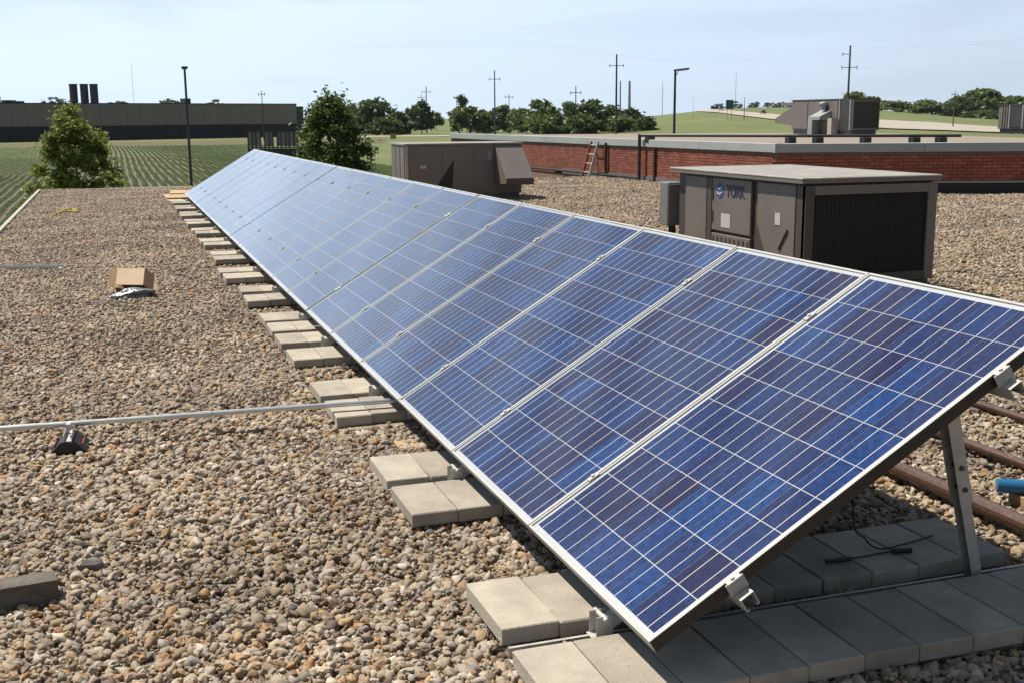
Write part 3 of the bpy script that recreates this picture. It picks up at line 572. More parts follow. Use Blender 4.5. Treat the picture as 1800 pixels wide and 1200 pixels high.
# loose block, rock, plank, strap, box
bl = on_z(104, 1052, 0.02); o = MB().box(-.40, 0, 0, .10, 0, .105).build('concrete_block', M_GREYBLOCK, bevel=.006, seg=2); o.location = (bl[0], bl[1], -.012); o.rotation_euler = (0.02, 0.015, .16); tag(o, 'weathered dark grey block lying alone on the gravel', 'block')
rk = on_z(163, 1000, .01); o = MB().lump((0, 0, .022), (.046, .036, .034), 3, 2, .22).build('rock', M_ROCK); o.location = (rk[0], rk[1], 0); tag(o, 'large grey rock lying on the gravel near the dark block', 'rock')
p1, p2 = on_z(-40, 471, .035), on_z(108, 470.5, .035)
o = empty('metal_channel', (p1[0], p1[1], 0), 'long pale metal channel lying flat on the gravel by roof edge', 'channel')
d_ = p2-p1; d_[2] = 0; Lm = np.linalg.norm(d_); o.rotation_euler = (0, 0, math.atan2(d_[1], d_[0]))
MB().box(.02, Lm, -.075, .075, .028, .032).build('web', M_ALU_S, o)
MB().box(.02, Lm, -.075, -.071, .0322, .058).build('flange', M_ALU_S, o); MB().box(.02, Lm, .071, .075, .0322, .058).build('flange', M_ALU_S, o)
st_pts = [on_z(*p, .035) for p in ((0, 401), (14, 393), (28, 389), (60, 386.5), (85, 384), (95, 378), (108, 372), (122, 372), (140, 367))]
b = cable(st_pts, .012, 6, 5)
tag(b.build('strap', M_YELLOW), 'loose yellow strap lying across gravel near the roof edge', 'strap')
b = cable([on_z(*p, .035) for p in ((100, 376), (116, 370.5), (136, 373), (128, 368), (112, 370), (104, 374))], .017, 6, 5)
tag(b.build('strap', M_YELLOW), 'bunched yellow strap coil lying on the gravel', 'strap')
# plywood sheets at the far end of the row
pw = on_z(290, 346, .03)
for i, (dx, dy, w, h, z, rz) in enumerate(((.0, 0.0, .62, 1.25, .034, .02), (.12, 1.1, .55, 1.2, .056, -.05), (.05, -1.3, .30, .8, .034, .1))):
    o = MB().box(0, w, 0, h, 0, .02).build('plywood_sheet', M_WOOD, bevel=.002); o.location = (pw[0]+dx, pw[1]+dy-.8, z); o.rotation_euler = (0, 0, rz)
    tag(o, ('bright plywood sheet on gravel at the far end of the panel row', 'second plywood sheet lying half over the first at far row end', 'narrow plywood strip beside the first plywood sheet')[i], 'plywood')
# open cardboard box resting tilted on a grey plastic bag
bx_ = on_z(232, 522, .02)
o = empty('cardboard_box', (bx_[0], bx_[1]+.15, .13), 'open cardboard box tipped on the gravel, flaps spread', 'cardboard box')
o.rotation_euler = (.62, .05, -.12)
w, d, h = .125, .115, .085
def panel(nm, vs, mat=M_CARD): return MB().prism(vs, np.cross(np.array(vs[1])-np.array(vs[0]), np.array(vs[2])-np.array(vs[0]))/np.linalg.norm(np.cross(np.array(vs[1])-np.array(vs[0]), np.array(vs[2])-np.array(vs[0])))*.004).build(nm, mat, o)
panel('side', [(-w, -d, h), (w, -d, h), (w, d, h), (-w, d, h)])
panel('side', [(-w, -d, -h), (-w, d, -h), (w, d, -h), (w, -d, -h)], M_CARD_SHADE)
panel('side', [(-w, d+.001, -h), (-w, d+.001, h), (w, d+.001, h), (w, d+.001, -h)], M_CARD_SHADE)
panel('side', [(-w, -d-.001, -h), (-w*.2, -d-.001, -h), (-w*.2, -d-.001, h-.06), (-w, -d-.001, h-.03)], M_CARD_SHADE)
panel('flap', [(w+.002, -d, h), (w+.085, -d*.9, h-.07), (w+.085, d*.9, h-.07), (w+.002, d, h)], M_CARD_SHADE)
panel('flap', [(w+.002, -d, -h), (w+.002, d, -h), (w+.11, d, -h-.03), (w+.11, -d, -h-.03)])
panel('flap', [(-w-.002, -d, h), (-w-.002, d, h), (-w-.065, d, h-.03), (-w-.065, -d, h-.05)], M_CARD_SHADE)
o = MB().lump((0, 0, .045), (.16, .10, .055), 8, 3, .35).build('plastic_bag', M_BAG); o.location = (bx_[0]+.02, bx_[1]-.02, 0); tag(o, 'crumpled grey plastic bag under the cardboard box', 'plastic bag')

# rust brown pipes behind the row, and the blue cylinder
for (pxa, pya, r, lab) in ((1690, 872, .036, 'thick rust brown pipe on gravel directly behind the panel legs'), (1750, 797, .024, 'middle thin rust brown pipe on gravel behind the panel row'), (1760, 722, .022, 'farthest thin rust brown pipe on gravel behind the panel row')):
    c = on_z(pxa, pya, r+.035)
    o = empty('pipe', (c[0], -1.5, 0), lab, 'pipe', 'rust brown pipes behind the panels')
    MB().tube([(0, 0, r+.035), (0, 6.9, r+.035)], r, 14).build('pipe_run', M_RUST, o, smooth=False)
    for y in (.6, 3.9, 6.1): MB().box(-.06, .06, y-.05, y+.05, .0, .034).build('sleeper', M_GREYBLOCK, o)
    MB().tube([(0, 4.75, r+.035), (0, 4.87, r+.035)], r*1.22, 14).build('coupling', M_RUST, o)
bq = on_z(1752, 852, .10); bq2 = on_z(1830, 857, .10)
o = empty('blue_cylinder', (bq[0], bq[1], 0), 'bright blue plastic tube end lying on a wood block behind the row', 'tube')
MB().tube([(0, 0, .10), (bq2[0]-bq[0], bq2[1]-bq[1], .10)], .031, 20).build('tube', M_BLUE, o, bevel=.004)
v = (bq2-bq)*0.62; o = MB().box(-.035, .035, -.05, .05, 0, .066).build('wood_block', M_WOOD, bevel=.002); o.location = (bq[0]+v[0], bq[1]+v[1], .002); tag(o, 'small wood block under the blue tube', 'wood block')

# ================================================================== ROOFTOP UNITS
def text_mesh(txt, size, depth, mat, name):
    cu = bpy.data.curves.new(name, 'FONT'); cu.body = txt; cu.size = size; cu.extrude = depth; cu.align_x = 'CENTER'; cu.align_y = 'CENTER'; cu.offset = size*.012
    t = bpy.data.objects.new(name, cu); COL.objects.link(t); dg = bpy.context.evaluated_depsgraph_get(); me = bpy.data.meshes.new_from_object(t.evaluated_get(dg)); bpy.data.objects.remove(t); me.materials.clear(); me.materials.append(mat); me.name = name
    return me
# ---- unit with the lettering; origin at its near left corner, x to the right, y away
X0, X1, Y0, Y1 = YORK; W, Dp, H = X1-X0, Y1-Y0, 1.10
u = empty('rooftop_unit', (X0, Y0, 0), 'brown grey rooftop unit with pale lid, black coil end and blue lettering', 'rooftop unit')
MB().box(.05, W-.05, .05, Dp-.05, .0, .10).build('curb', M_GREYFL, u)
MB().box(.03, W-.03, .03, Dp-.03, .10, .16).build('base_rail', M_HVAC_D, u)
MB().box(.045, W-.03, .05, Dp-.03, .16, H-.001).build('body', M_HVAC_D, u)
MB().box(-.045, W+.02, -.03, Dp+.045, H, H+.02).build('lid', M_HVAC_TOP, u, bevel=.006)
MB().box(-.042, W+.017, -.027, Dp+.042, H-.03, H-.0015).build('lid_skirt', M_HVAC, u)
yy = lambda px: on_x(px, 350, X0)[1]-Y0
def side_panel(name, y0, y1, z0, z1, mat=M_HVAC, t=.03): return MB().box(.012, .012+t, y0, y1, z0, z1).build(name, mat, u, bevel=.004)
ya, yb, yc_, yd, ye, yf = yy(1397), yy(1330), yy(1318), yy(1250), yy(1240), yy(1203)
side_panel('corner_post', 0.0, ya-.01, .16, H-.05, M_HVAC_D, .05)
pn = MB().prism([(.010, ya, .16), (.010, yb+.0, H-.05), (.010, ya, H-.05)], (.032, 0, 0))
# near side panel: slanted lower far edge as on the photograph
b = MB().prism([(.008, ya, .165), (.008, ya+(yb-ya)*.55, .165), (.008, yb, .66), (.008, yb, H-.055), (.008, ya, H-.055)], (.034, 0, 0)); pnl = b.build('side_panel', M_HVAC, u, bevel=.003)
MB().box(.004, .0075, ya+(yb-ya)*.36, ya+(yb-ya)*.50, .67, .78).build('warning_label', M_WHITE, pnl)
MB().bar((.004, ya+(yb-ya)*.16, .64), (.004, ya+(yb-ya)*.38, .45), .006, .022, (1, 0, 0)).build('handle', M_HVAC_D, pnl)
pnl = side_panel('logo_panel', yc_, yd, .52, H-.055)
side_panel('louver_panel', yc_, yd, .17, .49, M_HVAC)
for i in range(9):
    t = yc_+.04+(yd-yc_-.08)*i/8; MB().box(.007, .0115, t-.016, t+.016, .30, .46).build('louver', M_HVAC_D, u)
MB().box(.0085, .0115, yc_+(yd-yc_)*.50, yc_+(yd-yc_)*.74, .56, .70).build('rating_label', M_WHITE, pnl)
MB().box(.004, .014, yd-.03, yd-.018, .6, .72).build('hinge', M_HVAC_D, pnl); MB().box(.004, .014, yd-.03, yd-.018, .82, .94).build('hinge', M_HVAC_D, pnl)
tm = text_mesh('YORK', .165, .002, M_LOGOTXT, 'lettering')
zt = H-.175
lt = link('lettering', tm, pnl, (.0085, yc_+(yd-yc_)*.385, zt)); lt.rotation_euler = (math.pi/2, 0, -math.pi/2); lt.scale = (.47*(yd-yc_)/(max(v.co.x for v in tm.vertices)-min(v.co.x for v in tm.vertices)), 1, 1)
b = MB(); yc0 = yc_+(yd-yc_)*.79; ring = [(math.cos(a)*.078, math.sin(a)*.078) for a in np.linspace(0, 2*math.pi, 25)[:-1]]
b.prism([(.0085, yc0+p, zt+q_) for p, q_ in ring], (.003, 0, 0)); em = b.build('emblem', M_LOGO, pnl)
sw = [(.055, -.03), (.0, -.048), (-.055, -.02), (-.045, -.008), (0, -.030), (.05, -.012)]
MB().prism([(.0050, yc0+p, zt+q_) for p, q_ in sw], (.003, 0, 0)).build('emblem_wave', M_WHITE, pnl)
MB().prism([(.0050, yc0+p*.8, zt+.045+q_*.8) for p, q_ in sw], (.003, 0, 0)).build('emblem_wave', M_WHITE, pnl)
side_panel('end_panel', ye, yf, .16, H-.055)
side_panel('post', yd+.012, ye-.012, .16, H-.055, M_HVAC_D, .02)
# coil face
MB().box(.012, .10, -.012, .046, .16, H-.05).build('coil_frame', M_HVAC_D, u, bevel=.003)
MB().box(W-.11, W-.012, -.012, .046, .16, H-.05).build('coil_frame', M_HVAC, u, bevel=.003)
MB().box(.1005, W-.1105, -.010, .046, H-.135, H-.052).build('coil_frame', M_HVAC, u, bevel=.003)
MB().box(.1005, W-.1105, -.010, .046, .16, .24).build('coil_frame', M_HVAC_D, u, bevel=.003)
coil = MB().box(.101, W-.111, .022, .048, .241, H-.136).build('coil', M_COIL, u)
nb = 44
for i in range(nb): MB().box(.104+(W-.218)*i/(nb-1)-.0015, .104+(W-.218)*i/(nb-1)+.0015, .012, .0215, .243, H-.138).build('grille_bar', M_BLACKP, coil)
for i in range(7): z = .30+i*(H-.50)/6; MB().box(.102, W-.112, .006, .0115, z-.0015, z+.0015).build('grille_bar', M_BLACKP, coil)
# electrical box and disconnect at the far end of the unit
db = empty('disconnect_box', (X0+.06, Y1+.20, 0), 'grey electrical disconnect box on post beside the lettered rooftop unit', 'electrical box')
MB().box(-.09, .09, -.10, .10, .48, .95).build('cabinet', M_BOXGREY, db, bevel=.008); MB().box(-.085, .085, -.113, -.102, .50, .93).build('door', M_BOXGREY, db, bevel=.004)
MB().tube([(0, 0, 0), (0, 0, .48)], .025, 10).build('post', M_BLACKP, db); MB().tube([(.05, .02, .5), (.06, .03, .2), (.2, -.1, .1)], .02, 8).build('whip', M_BLACK, db)
MB().box(-.12, .12, -.1, .1, 0, .04).build('foot', M_BLACK, db)

# ---- dark unit further back with the sloped hood on the face turned to the camera
X0, X1, Y0, Y1 = AC2; W, Dp, H = X1-X0, Y1-Y0, 1.12
u = empty('rooftop_unit', (X0, Y0, 0), 'dark rooftop unit with a sloped intake hood near brick wall', 'rooftop unit')
MB().box(.04, W-.04, .04, Dp-.04, 0, .12).build('curb', M_GREYFL, u)
MB().box(.0, W, .0, Dp, .12, H-.001).build('body', M_HVAC, u, bevel=.005)
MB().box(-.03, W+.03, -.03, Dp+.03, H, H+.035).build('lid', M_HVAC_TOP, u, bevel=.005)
MB().box(-.006, .05, -.012, -.001, .14, H-.01).build('corner_trim', M_FLASH, u)
for i, (a, c) in enumerate(((.08, .72), (.76, 1.40), (1.44, 1.86))): MB().box(a, c, -.011, -.001, .17, H-.03).build('side_panel', M_HVAC, u, bevel=.003)
MB().box(.30, .42, -.016, -.0115, .66, .72).build('label', M_WHITE, u)
MB().box(1.72, 1.80, -.016, -.0115, .80, .98).build('label', M_PALEPOLE, u)
MB().prism([(.55, -.0115, .18), (.95, -.0115, .18), (1.0, -.0115, .82)], (0, -.006, 0)).build('shadow_triangle', M_BLACK, u)  # black triangle put on this face in place of a shadow
for i in range(3): MB().box(-.012, -.001, .06+i*.38, .06+i*.38+.34, .16, H-.03).build('side_panel', M_HVAC, u, bevel=.003)
hx0, hx1, pr = 1.88, 2.44, .74
hd = MB().add([(hx0, -.012, H-.02), (hx1, -.012, H-.02), (hx1, -pr, .46), (hx0, -pr, .46), (hx0, -.012, H-.045), (hx1, -.012, H-.045), (hx1, -pr+.02, .435), (hx0, -pr+.02, .435)], [(0, 3, 2, 1), (4, 5, 6, 7), (0, 1, 5, 4), (1, 2, 6, 5), (2, 3, 7, 6), (3, 0, 4, 7)]).build('hood', M_HVAC, u)
for x in (hx0-.012, hx1): MB().prism([(x, -.012, H-.02), (x, -pr, .46), (x, -pr, .36), (x, -.012, .30)], (.012, 0, 0)).build('hood_cheek', M_HVAC, hd)
MB().box(hx0, hx1, -pr-.012, -pr-.001, .33, .462).build('hood_lip', M_HVAC_D, hd)

# ================================================================== BRICK BUILDING
CORN = at_depth(1364, 290, 24.3); CX, CY = float(CORN[0]), float(CORN[1])
WALL_T, COPE0, COPE1 = .25, .885, 1.07
lw_dir = np.array((-.045, 1.0, 0)); lw_dir /= np.linalg.norm(lw_dir); LW_LEN = 21.5
far_r = at_depth(2150, 262, 23.9); rw_dir = np.array((far_r[0]-CX, far_r[1]-CY, 0)); RW_LEN = float(np.linalg.norm(rw_dir)); rw_dir = rw_dir/RW_LEN
bld = empty('brick_building', (CX, CY, 0), 'red brick building with pale metal coping and gravel roof', 'building')
C0 = np.array((0., 0., 0.)); n_l = np.array((-lw_dir[1], lw_dir[0], 0)); n_r = np.array((rw_dir[1], -rw_dir[0], 0))     # outward normals
Pl = lw_dir*LW_LEN; Pr = rw_dir*RW_LEN; Pb = Pl+rw_dir*(RW_LEN+6)
inner = -(n_l+n_r)*.02
core = [C0+inner, Pl-n_l*.02, Pb, Pr-n_r*.02]
MB().prism([np.array((p[0], p[1], GROUND)) for p in core], (0, 0, COPE0-.002-GROUND)).build('wall_core', M_MORTAR, bld)
MB().prism([np.array((p[0], p[1], COPE0)) for p in [C0-(n_l+n_r)*.24, Pl-n_l*.24, Pb, Pr-n_r*.24]], (0, 0, .115)).build('roof_gravel', M_PINKGRAVEL, bld)
def coping(d, n, L, ext):
    a = -n*.245+d*(0 if ext else .0); pts = [np.array((0, 0, 0.))+n*.035, np.array((0, 0, 0.))-n*.26]
    segs = int(L/3.0)
    for i in range(segs):
        s0, s1 = L*i/segs+.002, L*(i+1)/segs-.004
        q0 = n*.045; q1 = -n*.24
        v = [q0+d*s0, q0+d*s1, q1+d*s1, q1+d*s0]
        b = MB().prism([np.array((p[0], p[1], COPE0)) for p in v], (0, 0, COPE1-COPE0)); b.build('coping', M_COPING, bld, bevel=.006)
coping(lw_dir, n_l, LW_LEN, True); coping(rw_dir, n_r, RW_LEN, False)
MB().prism([np.array((p[0], p[1], COPE0-.002)) for p in (n_l*.046+n_r*.046, n_r*.046+rw_dir*.06, -n_l*.0+rw_dir*.05-n_r*.2, lw_dir*.05+n_l*.046)], (0, 0, COPE1-COPE0+.004)).build('coping_corner', M_COPING, bld)
BL, BH, BT, JT = .194, .0575, .03, .010
br_me = MB().box(0, BL, 0, BT, 0, BH).mesh('brick', M_BRICK, bevel=.003)
course_n = int((COPE0-.02)/(BH+JT))
ang_r = math.atan2(rw_dir[1], rw_dir[0])
per = 300//course_n
bq = random.Random(9); cnt = 0; rest = MB()
def brick_at(base, d, n, s, z, L=BL):
    o = base+d*s+n*bq.uniform(-.002, .002); A = [o-n*.022, o+d*L-n*.022, o+d*L+n*.004, o+n*.004]
    rest.prism([np.array((p[0], p[1], z)) for p in A], (0, 0, BH))
for c in range(course_n):
    z = .0+c*(BH+JT)+.006; off = (BL+JT)/2*(c % 2); nb_ = int((RW_LEN-off)/(BL+JT))
    for i in range(nb_):
        s = off+.012+i*(BL+JT)
        if i < per and cnt < 300:
            o = link('brick', br_me, bld, tuple(C0+rw_dir*s+n_r*(.004+bq.uniform(-.002, .002)-0.0)+np.array((0, 0, z)))); o.rotation_euler = (0, 0, ang_r); cnt += 1
            o.location = Vector(o.location)-Vector(n_r)*BT*0+Vector((0, 0, 0)); 
        else: brick_at(C0, rw_dir, n_r, s, z)
    nb_ = int((LW_LEN-off)/(BL+JT))
    for i in range(nb_): brick_at(C0, lw_dir, n_l, off+.012+i*(BL+JT), z)
me = bpy.data.meshes.new('brickwork'); me.from_pydata(rest.v, [], rest.f); me.materials.append(M_BRICK)
bmx = bmesh.new(); bmx.from_mesh(me); bmesh.ops.recalc_face_normals(bmx, faces=bmx.faces[:]); bmx.to_mesh(me); bmx.free()
stuff(link('brickwork', me, bld))
# base flashing strips
q0, q1 = lw_dir*.05+n_l*.03, lw_dir*11.0+n_l*.03
MB().prism([np.array((p[0], p[1], .0)) for p in (q0, q1, q1-n_l*.02, q0-n_l*.02)], (0, 0, .14)).build('base_flashing', M_GREYFL, bld)
q0, q1 = rw_dir*.05+n_r*.03, rw_dir*(RW_LEN-.1)+n_r*.03
MB().prism([np.array((p[0], p[1], .0)) for p in (q0, q1, q1-n_r*.02, q0-n_r*.02)], (0, 0, .24)).build('base_flashing', M_BLACK, bld)
MB().prism([np.array((p[0], p[1], .241)) for p in (q0+n_r*.008, q1+n_r*.008, q1-n_r*.02, q0-n_r*.02)], (0, 0, .03)).build('counter_flashing', M_COPING, bld)
def wall_l(px): # point on the left wall line for an image column
    best = None
    for s in np.linspace(0, LW_LEN, 700):
        p = np.array((CX, CY, 0))+lw_dir*s; v = p-CAM; x = 900+F_PX*(v@RR)/(v@FF)
        if best is None or abs(x-px) < best[0]: best = (abs(x-px), p, s)
    return best[1]
# ladder leaning on the wall
lp = wall_l(1052)+n_l*.05
lad = empty('ladder', lp, 'orange and white ladder leaning on the sunlit brick wall', 'ladder', rz=math.atan2(lw_dir[1], lw_dir[0]))
LH, LO = .97, .34        # height and foot distance; local x along the wall, local y out of it
for x, mt in ((-.22, M_ALU), (.22, M_ORANGE)): MB().bar((x, LO, .02), (x, .06, LH), .025, .06, (0, 1, .3)).build('stile', mt, lad)
for i in range(4): t = .12+.26*i; MB().tube([(-.2, LO+(.06-LO)*t, .02+(LH-.02)*t), (.2, LO+(.06-LO)*t, .02+(LH-.02)*t)], .016, 8).build('rung', M_ALU, lad)
lp2 = wall_l(1152)+n_l*.04; lr = empty('downpipe', lp2, 'dark red drain pipe on the brick wall right of the ladder', 'pipe')
MB().tube([(0, 0, .06), (0, 0, .88)], .035, 10).build('pipe_run', M_RUST, lr); MB().box(-.09, .09, -.09, .09, 0, .06).build('foot', M_BLACKP, lr)
lp3 = wall_l(1068)+n_l*.06; MBt = MB().tube([(0, 0, .0), (0, 0, .95)], .04, 10); o = MBt.build('vent_pipe', M_BLACKP); o.location = tuple(lp3); tag(o, 'black vertical pipe on the brick wall beside the ladder', 'pipe')
# black gas pipe: along the base, up the wall, then over the roof
gp = wall_l(1131)+n_l*.13; g0 = np.array((gp[0], gp[1], 0)); rz_ = 1.17
pL = wall_l(925)+n_l*.16
y_end = None
pR = at_depth(1420, 239.8, 0.5/35*2025*1.0); pR = np.array((gp[0]+7.6, gp[1]+1.0, rz_)); pR = on_z(1405, 239.5, rz_); pRR = on_z(1690, 239.0, rz_)
o = empty('gas_pipe', (gp[0], gp[1], 0), 'black gas pipe climbing the brick wall and crossing its roof', 'pipe')
MB().tube([np.array((pL[0], pL[1], .09))-g0, np.array((gp[0], gp[1], .09))-g0], .036, 10).build('pipe_run', M_BLACKP, o)
MB().tube([(0, 0, .05), (0, 0, rz_+.035)], .042, 10).build('riser', M_BLACKP, o)
MB().tube([(0, 0, rz_), pR-g0, pRR-g0], .036, 10).build('roof_run', M_BLACKP, o)
for t in (.35, .8): pp = np.array((pL[0], pL[1], 0))*(1-t)+np.array((gp[0], gp[1], 0))*t-g0; MB().box(pp[0]-.12, pp[0]+.12, pp[1]-.10, pp[1]+.10, 0, .052).build('sleeper', M_BLACKP, o)
for (a, c, ts) in ((np.array((0, 0, rz_)), pR-g0, (.07, .95)), (pR-g0, pRR-g0, (.12, .42, .72, .88))):
    for t in ts: pp = a+(c-a)*t; MB().box(pp[0]-.10, pp[0]+.10, pp[1]-.09, pp[1]+.09, 1.001, rz_-.037).build('sleeper', M_BLACKP, o)
# units on the brick building's roof
def roof_unit(px0, px1, pxs, pbase, zb, H, dep, label, hood=True, vent=True):
    a = on_z(px0, pbase, zb); b_ = on_z(px1, pbase, zb)
    s = on_z(pxs, pbase, zb); D = (s-CAM)@FF
    u = empty('rooftop_unit', (s[0], s[1], zb), label, 'rooftop unit')
    wl_ = D*(pxs-px0)/F_PX; wr = D*(px1-pxs)/F_PX/.946
    # near corner at the split column; x to the right along +X, y away along +Y
    Ly = wl_/.324*.8; Wx = wr
    MB().box(.05, Wx-.05, .05, Ly-.05, .0, .16).build('curb', M_GREYFL, u)
    MB().box(0, Wx, 0, Ly, .16, H).build('body', M_HVAC, u, bevel=.006)
    MB().box(-.03, Wx+.03, -.03, Ly+.03, H+.0005, H+.03).build('lid', M_HVAC_D, u)
    MB().box(.08, Wx-.06, -.02, -.001, .24, H-.08).build('coil', M_COIL, u)
    MB().box(.0, .075, -.028, -.001, .17, H-.005).build('corner_post', M_PALEPOLE, u); MB().box(Wx-.055, Wx, -.028, -.001, .17, H-.005).build('corner_post', M_HVAC_D, u)
    MB().box(.08, Wx-.06, -.03, -.021, .165, .235).build('base_rail', M_HVAC, u)
    MB().box(-.02, -.001, .06, .55, .22, H-.06).build('coil', M_COIL, u)
    for y in (.0, .58): MB().box(-.03, -.001, y, y+.05, .17, H-.005).build('corner_post', M_PALEPOLE, u)
    for i in range(3): y = .70+i*(Ly-.8)/3; MB().box(-.02, -.001, y, y+(Ly-.8)/3-.05, .2, H-.05).build('side_panel', M_HVAC, u, bevel=.004)
    if vent:
        y = 1.35
        hd = MB().prism([(-.45, y-.30, .60), (-.02, y-.30, .80), (-.02, y-.30, .50), (-.45, y-.30, .50)], (0, .6, 0)).build('flue_hood', M_PALEPOLE, u)
        MB().tube([(-.12, y, .80), (-.12, y, .95)], .09, 12).build('flue', M_PALEPOLE, u); MB().lump((-.12, y, 1.0), (.15, .15, .09), 4, 2, .05).build('flue_cap', M_PALEPOLE, u, smooth=True)
        MB().box(-.30, -.03, y+.35, y+.6, .02, .62).build('gas_train', M_PALEPOLE, u); MB().box(-.28, -.03, y-.72, y-.5, .02, .55).build('gas_train', M_FLASH, u)
    if hood:
        MB().prism([(0.02, Ly+.0, H-.18), (.02, Ly+1.1, H-.60), (.02, Ly+1.1, H-.75), (.02, Ly, .3)], (Wx-.6, 0, 0)).build('intake_hood', M_HVAC, u)
        MB().box(.05, Wx*.8, Ly+.001, Ly+.8, H-.16, H-.05).build('rear_section', M_HVAC, u)
    return u
roof_unit(1418, 1549, 1494, 239.0, 1.0, 1.13, 1.5, 'brown rooftop unit with intake hood and flue on the brick building')
roof_unit(1772, 1862, 1797, 236.5, 1.0, .92, 1.5, 'brown rooftop unit on the brick building, farthest along its dark wall', hood=False, vent=False)

# ================================================================== TREES
def tree(name, label, base, h, rx, ry, crown_lo, nleaf, leaf, mat, seed, group=None, nclump=60, full=False, tight=1.0, lean=0.0, shape=1.0, trunk_r=.12, skew=.0):
    q = random.Random(seed); e = empty(name, base, label, 'tree' if 'tree' in name else 'shrub', group)
    t = MB(); n = 6; top = h*.78
    t.tube([(lean*top*(i/n)+.03*h*.1*math.sin(i*2.1+seed), .02*h*math.sin(i*1.7+seed)*(i/n), top*i/n) for i in range(n+1)], trunk_r, 8, taper=[trunk_r*(1-.8*i/n) for i in range(n+1)])
    for i in range(7):
        z0 = crown_lo+(top-crown_lo)*q.uniform(.0, .7); a = q.uniform(0, 6.28); L = q.uniform(.4, .8)
        t.tube([(lean*z0, 0, z0), (lean*z0+rx*.4*L*math.cos(a), ry*.4*L*math.sin(a), z0+.25*L*rx), (lean*z0+rx*.85*L*math.cos(a), ry*.85*L*math.sin(a), z0+.6*L*rx)], trunk_r*.3, 6, taper=[trunk_r*.4, trunk_r*.25, trunk_r*.08])
    t.build('trunk', M_BARK, e)
    zc_, rz2 = (crown_lo+h)/2, (h-crown_lo)/2
    cl = []
    for i in range(nclump):
        while True:
            v = np.array((q.uniform(-1, 1), q.uniform(-1, 1), q.uniform(-1, 1))); L = np.linalg.norm(v)
            if L <= 1: break
        v = v/L*(L**.45)
        if full: v[2] = q.uniform(-1, 1); v[:2] *= 1.0/max(np.linalg.norm(v[:2]), .35)*math.sqrt(q.uniform(.05, 1))
        taper = (math.sqrt(max(1-max(v[2]-.15, 0)**2/.78, .05))*(1-.3*max(shape-1, 0)*(v[2]+1))) if full else (1-.45*shape*max(v[2], 0)) * (1-.25*max(-v[2]-.4, 0))
        cl.append((np.array((v[0]*rx*taper*.86*(1+q.uniform(-.24, .24))+lean*(zc_+v[2]*rz2), v[1]*ry*taper*.86, zc_+v[2]*rz2*.93)), q.uniform(.13, .31)*tight))
    V = []; Fc = []
    for i in range(nleaf):
        c, r = cl[q.randrange(nclump)]
        d = np.array((q.gauss(0, 1), q.gauss(0, 1), q.gauss(0, 1))); d = d/np.linalg.norm(d)*abs(q.gauss(.6, .35))
        p = c+d*np.array((rx, ry, min(rx, rz2)*.9))*r*1.25
        a = np.array((q.gauss(0, 1), q.gauss(0, 1), q.gauss(0, .55))); a /= np.linalg.norm(a); w = np.array((q.gauss(0, 1), q.gauss(0, 1), q.gauss(0, 1))); s_ = np.cross(a, w); s_ /= np.linalg.norm(s_)
        l = leaf*q.uniform(.6, 1.4); o = len(V)
        V += [tuple(p-a*l*.5), tuple(p+s_*l*.32), tuple(p+a*l*.6), tuple(p-s_*l*.32)]; Fc.append((o, o+1, o+2, o+3))
    me = bpy.data.meshes.new('crown'); me.from_pydata(V, [], Fc); me.materials.append(mat); link('crown', me, e)
    return e
def ground_pt(px, D):
    d = ray(px, 206); d = d/(d@FF); p = CAM+d*D; return np.array((p[0], p[1], terrain(p[0], p[1])))
def tree_px(name, label, px, ytop, wpx, D, mat, seed, ybot=None, nleaf=1500, leafk=.06, group=None, **kw):
    b_ = ground_pt(px, D); topz = at_depth(px, ytop, D)[2]; h = float(topz-b_[2]); rx = wpx*D/F_PX/2
    lo = h*.12 if ybot is None else float(at_depth(px, ybot, D)[2]-b_[2])
    return tree(name, label, b_, h, rx, rx, max(lo, .05*h), nleaf, leafk*rx*2 if leafk < 1 else leafk, mat, seed, group, trunk_r=max(.06, h*.017), **kw)
# near trees beyond the roof edge
b_ = ground_pt(128, 43); tp = at_depth(128, 186, 43)
tree('ornamental_tree', 'leafy young tree behind the roof corner, in front of field', b_, float(tp[2]-b_[2]), 1.45, 1.4, 2.2, 21000, .135, L_NEAR, 21, nclump=80, tight=.92, shape=.6, trunk_r=.09)
b_ = ground_pt(186, 42); tp = at_depth(186, 286, 42)
tree('leafy_shrub', 'low leafy shrub at the right foot of the roof corner tree', b_, float(tp[2]-b_[2]), .75, .9, 1.0, 2600, .11, L_NEAR, 22, nclump=30, shape=.4, trunk_r=.04)
b_ = ground_pt(52, 36); tp = at_depth(52, 306, 36)
tree('leafy_shrub', 'low leafy shrub left of the roof corner tree, below roof edge', b_, float(tp[2]-b_[2]), .62, .8, .8, 2000, .11, L_NEAR, 23, nclump=26, shape=.3, trunk_r=.04)
b_ = ground_pt(579, 44); tp = at_depth(579, 168, 44)
tree('ornamental_tree', 'dense dark green tree rising behind the panel row', b_, float(tp[2]-b_[2]), 1.5, 1.5, 2.0, 24000, .135, L_DARK, 25, nclump=95, tight=.95, shape=.45, trunk_r=.10)
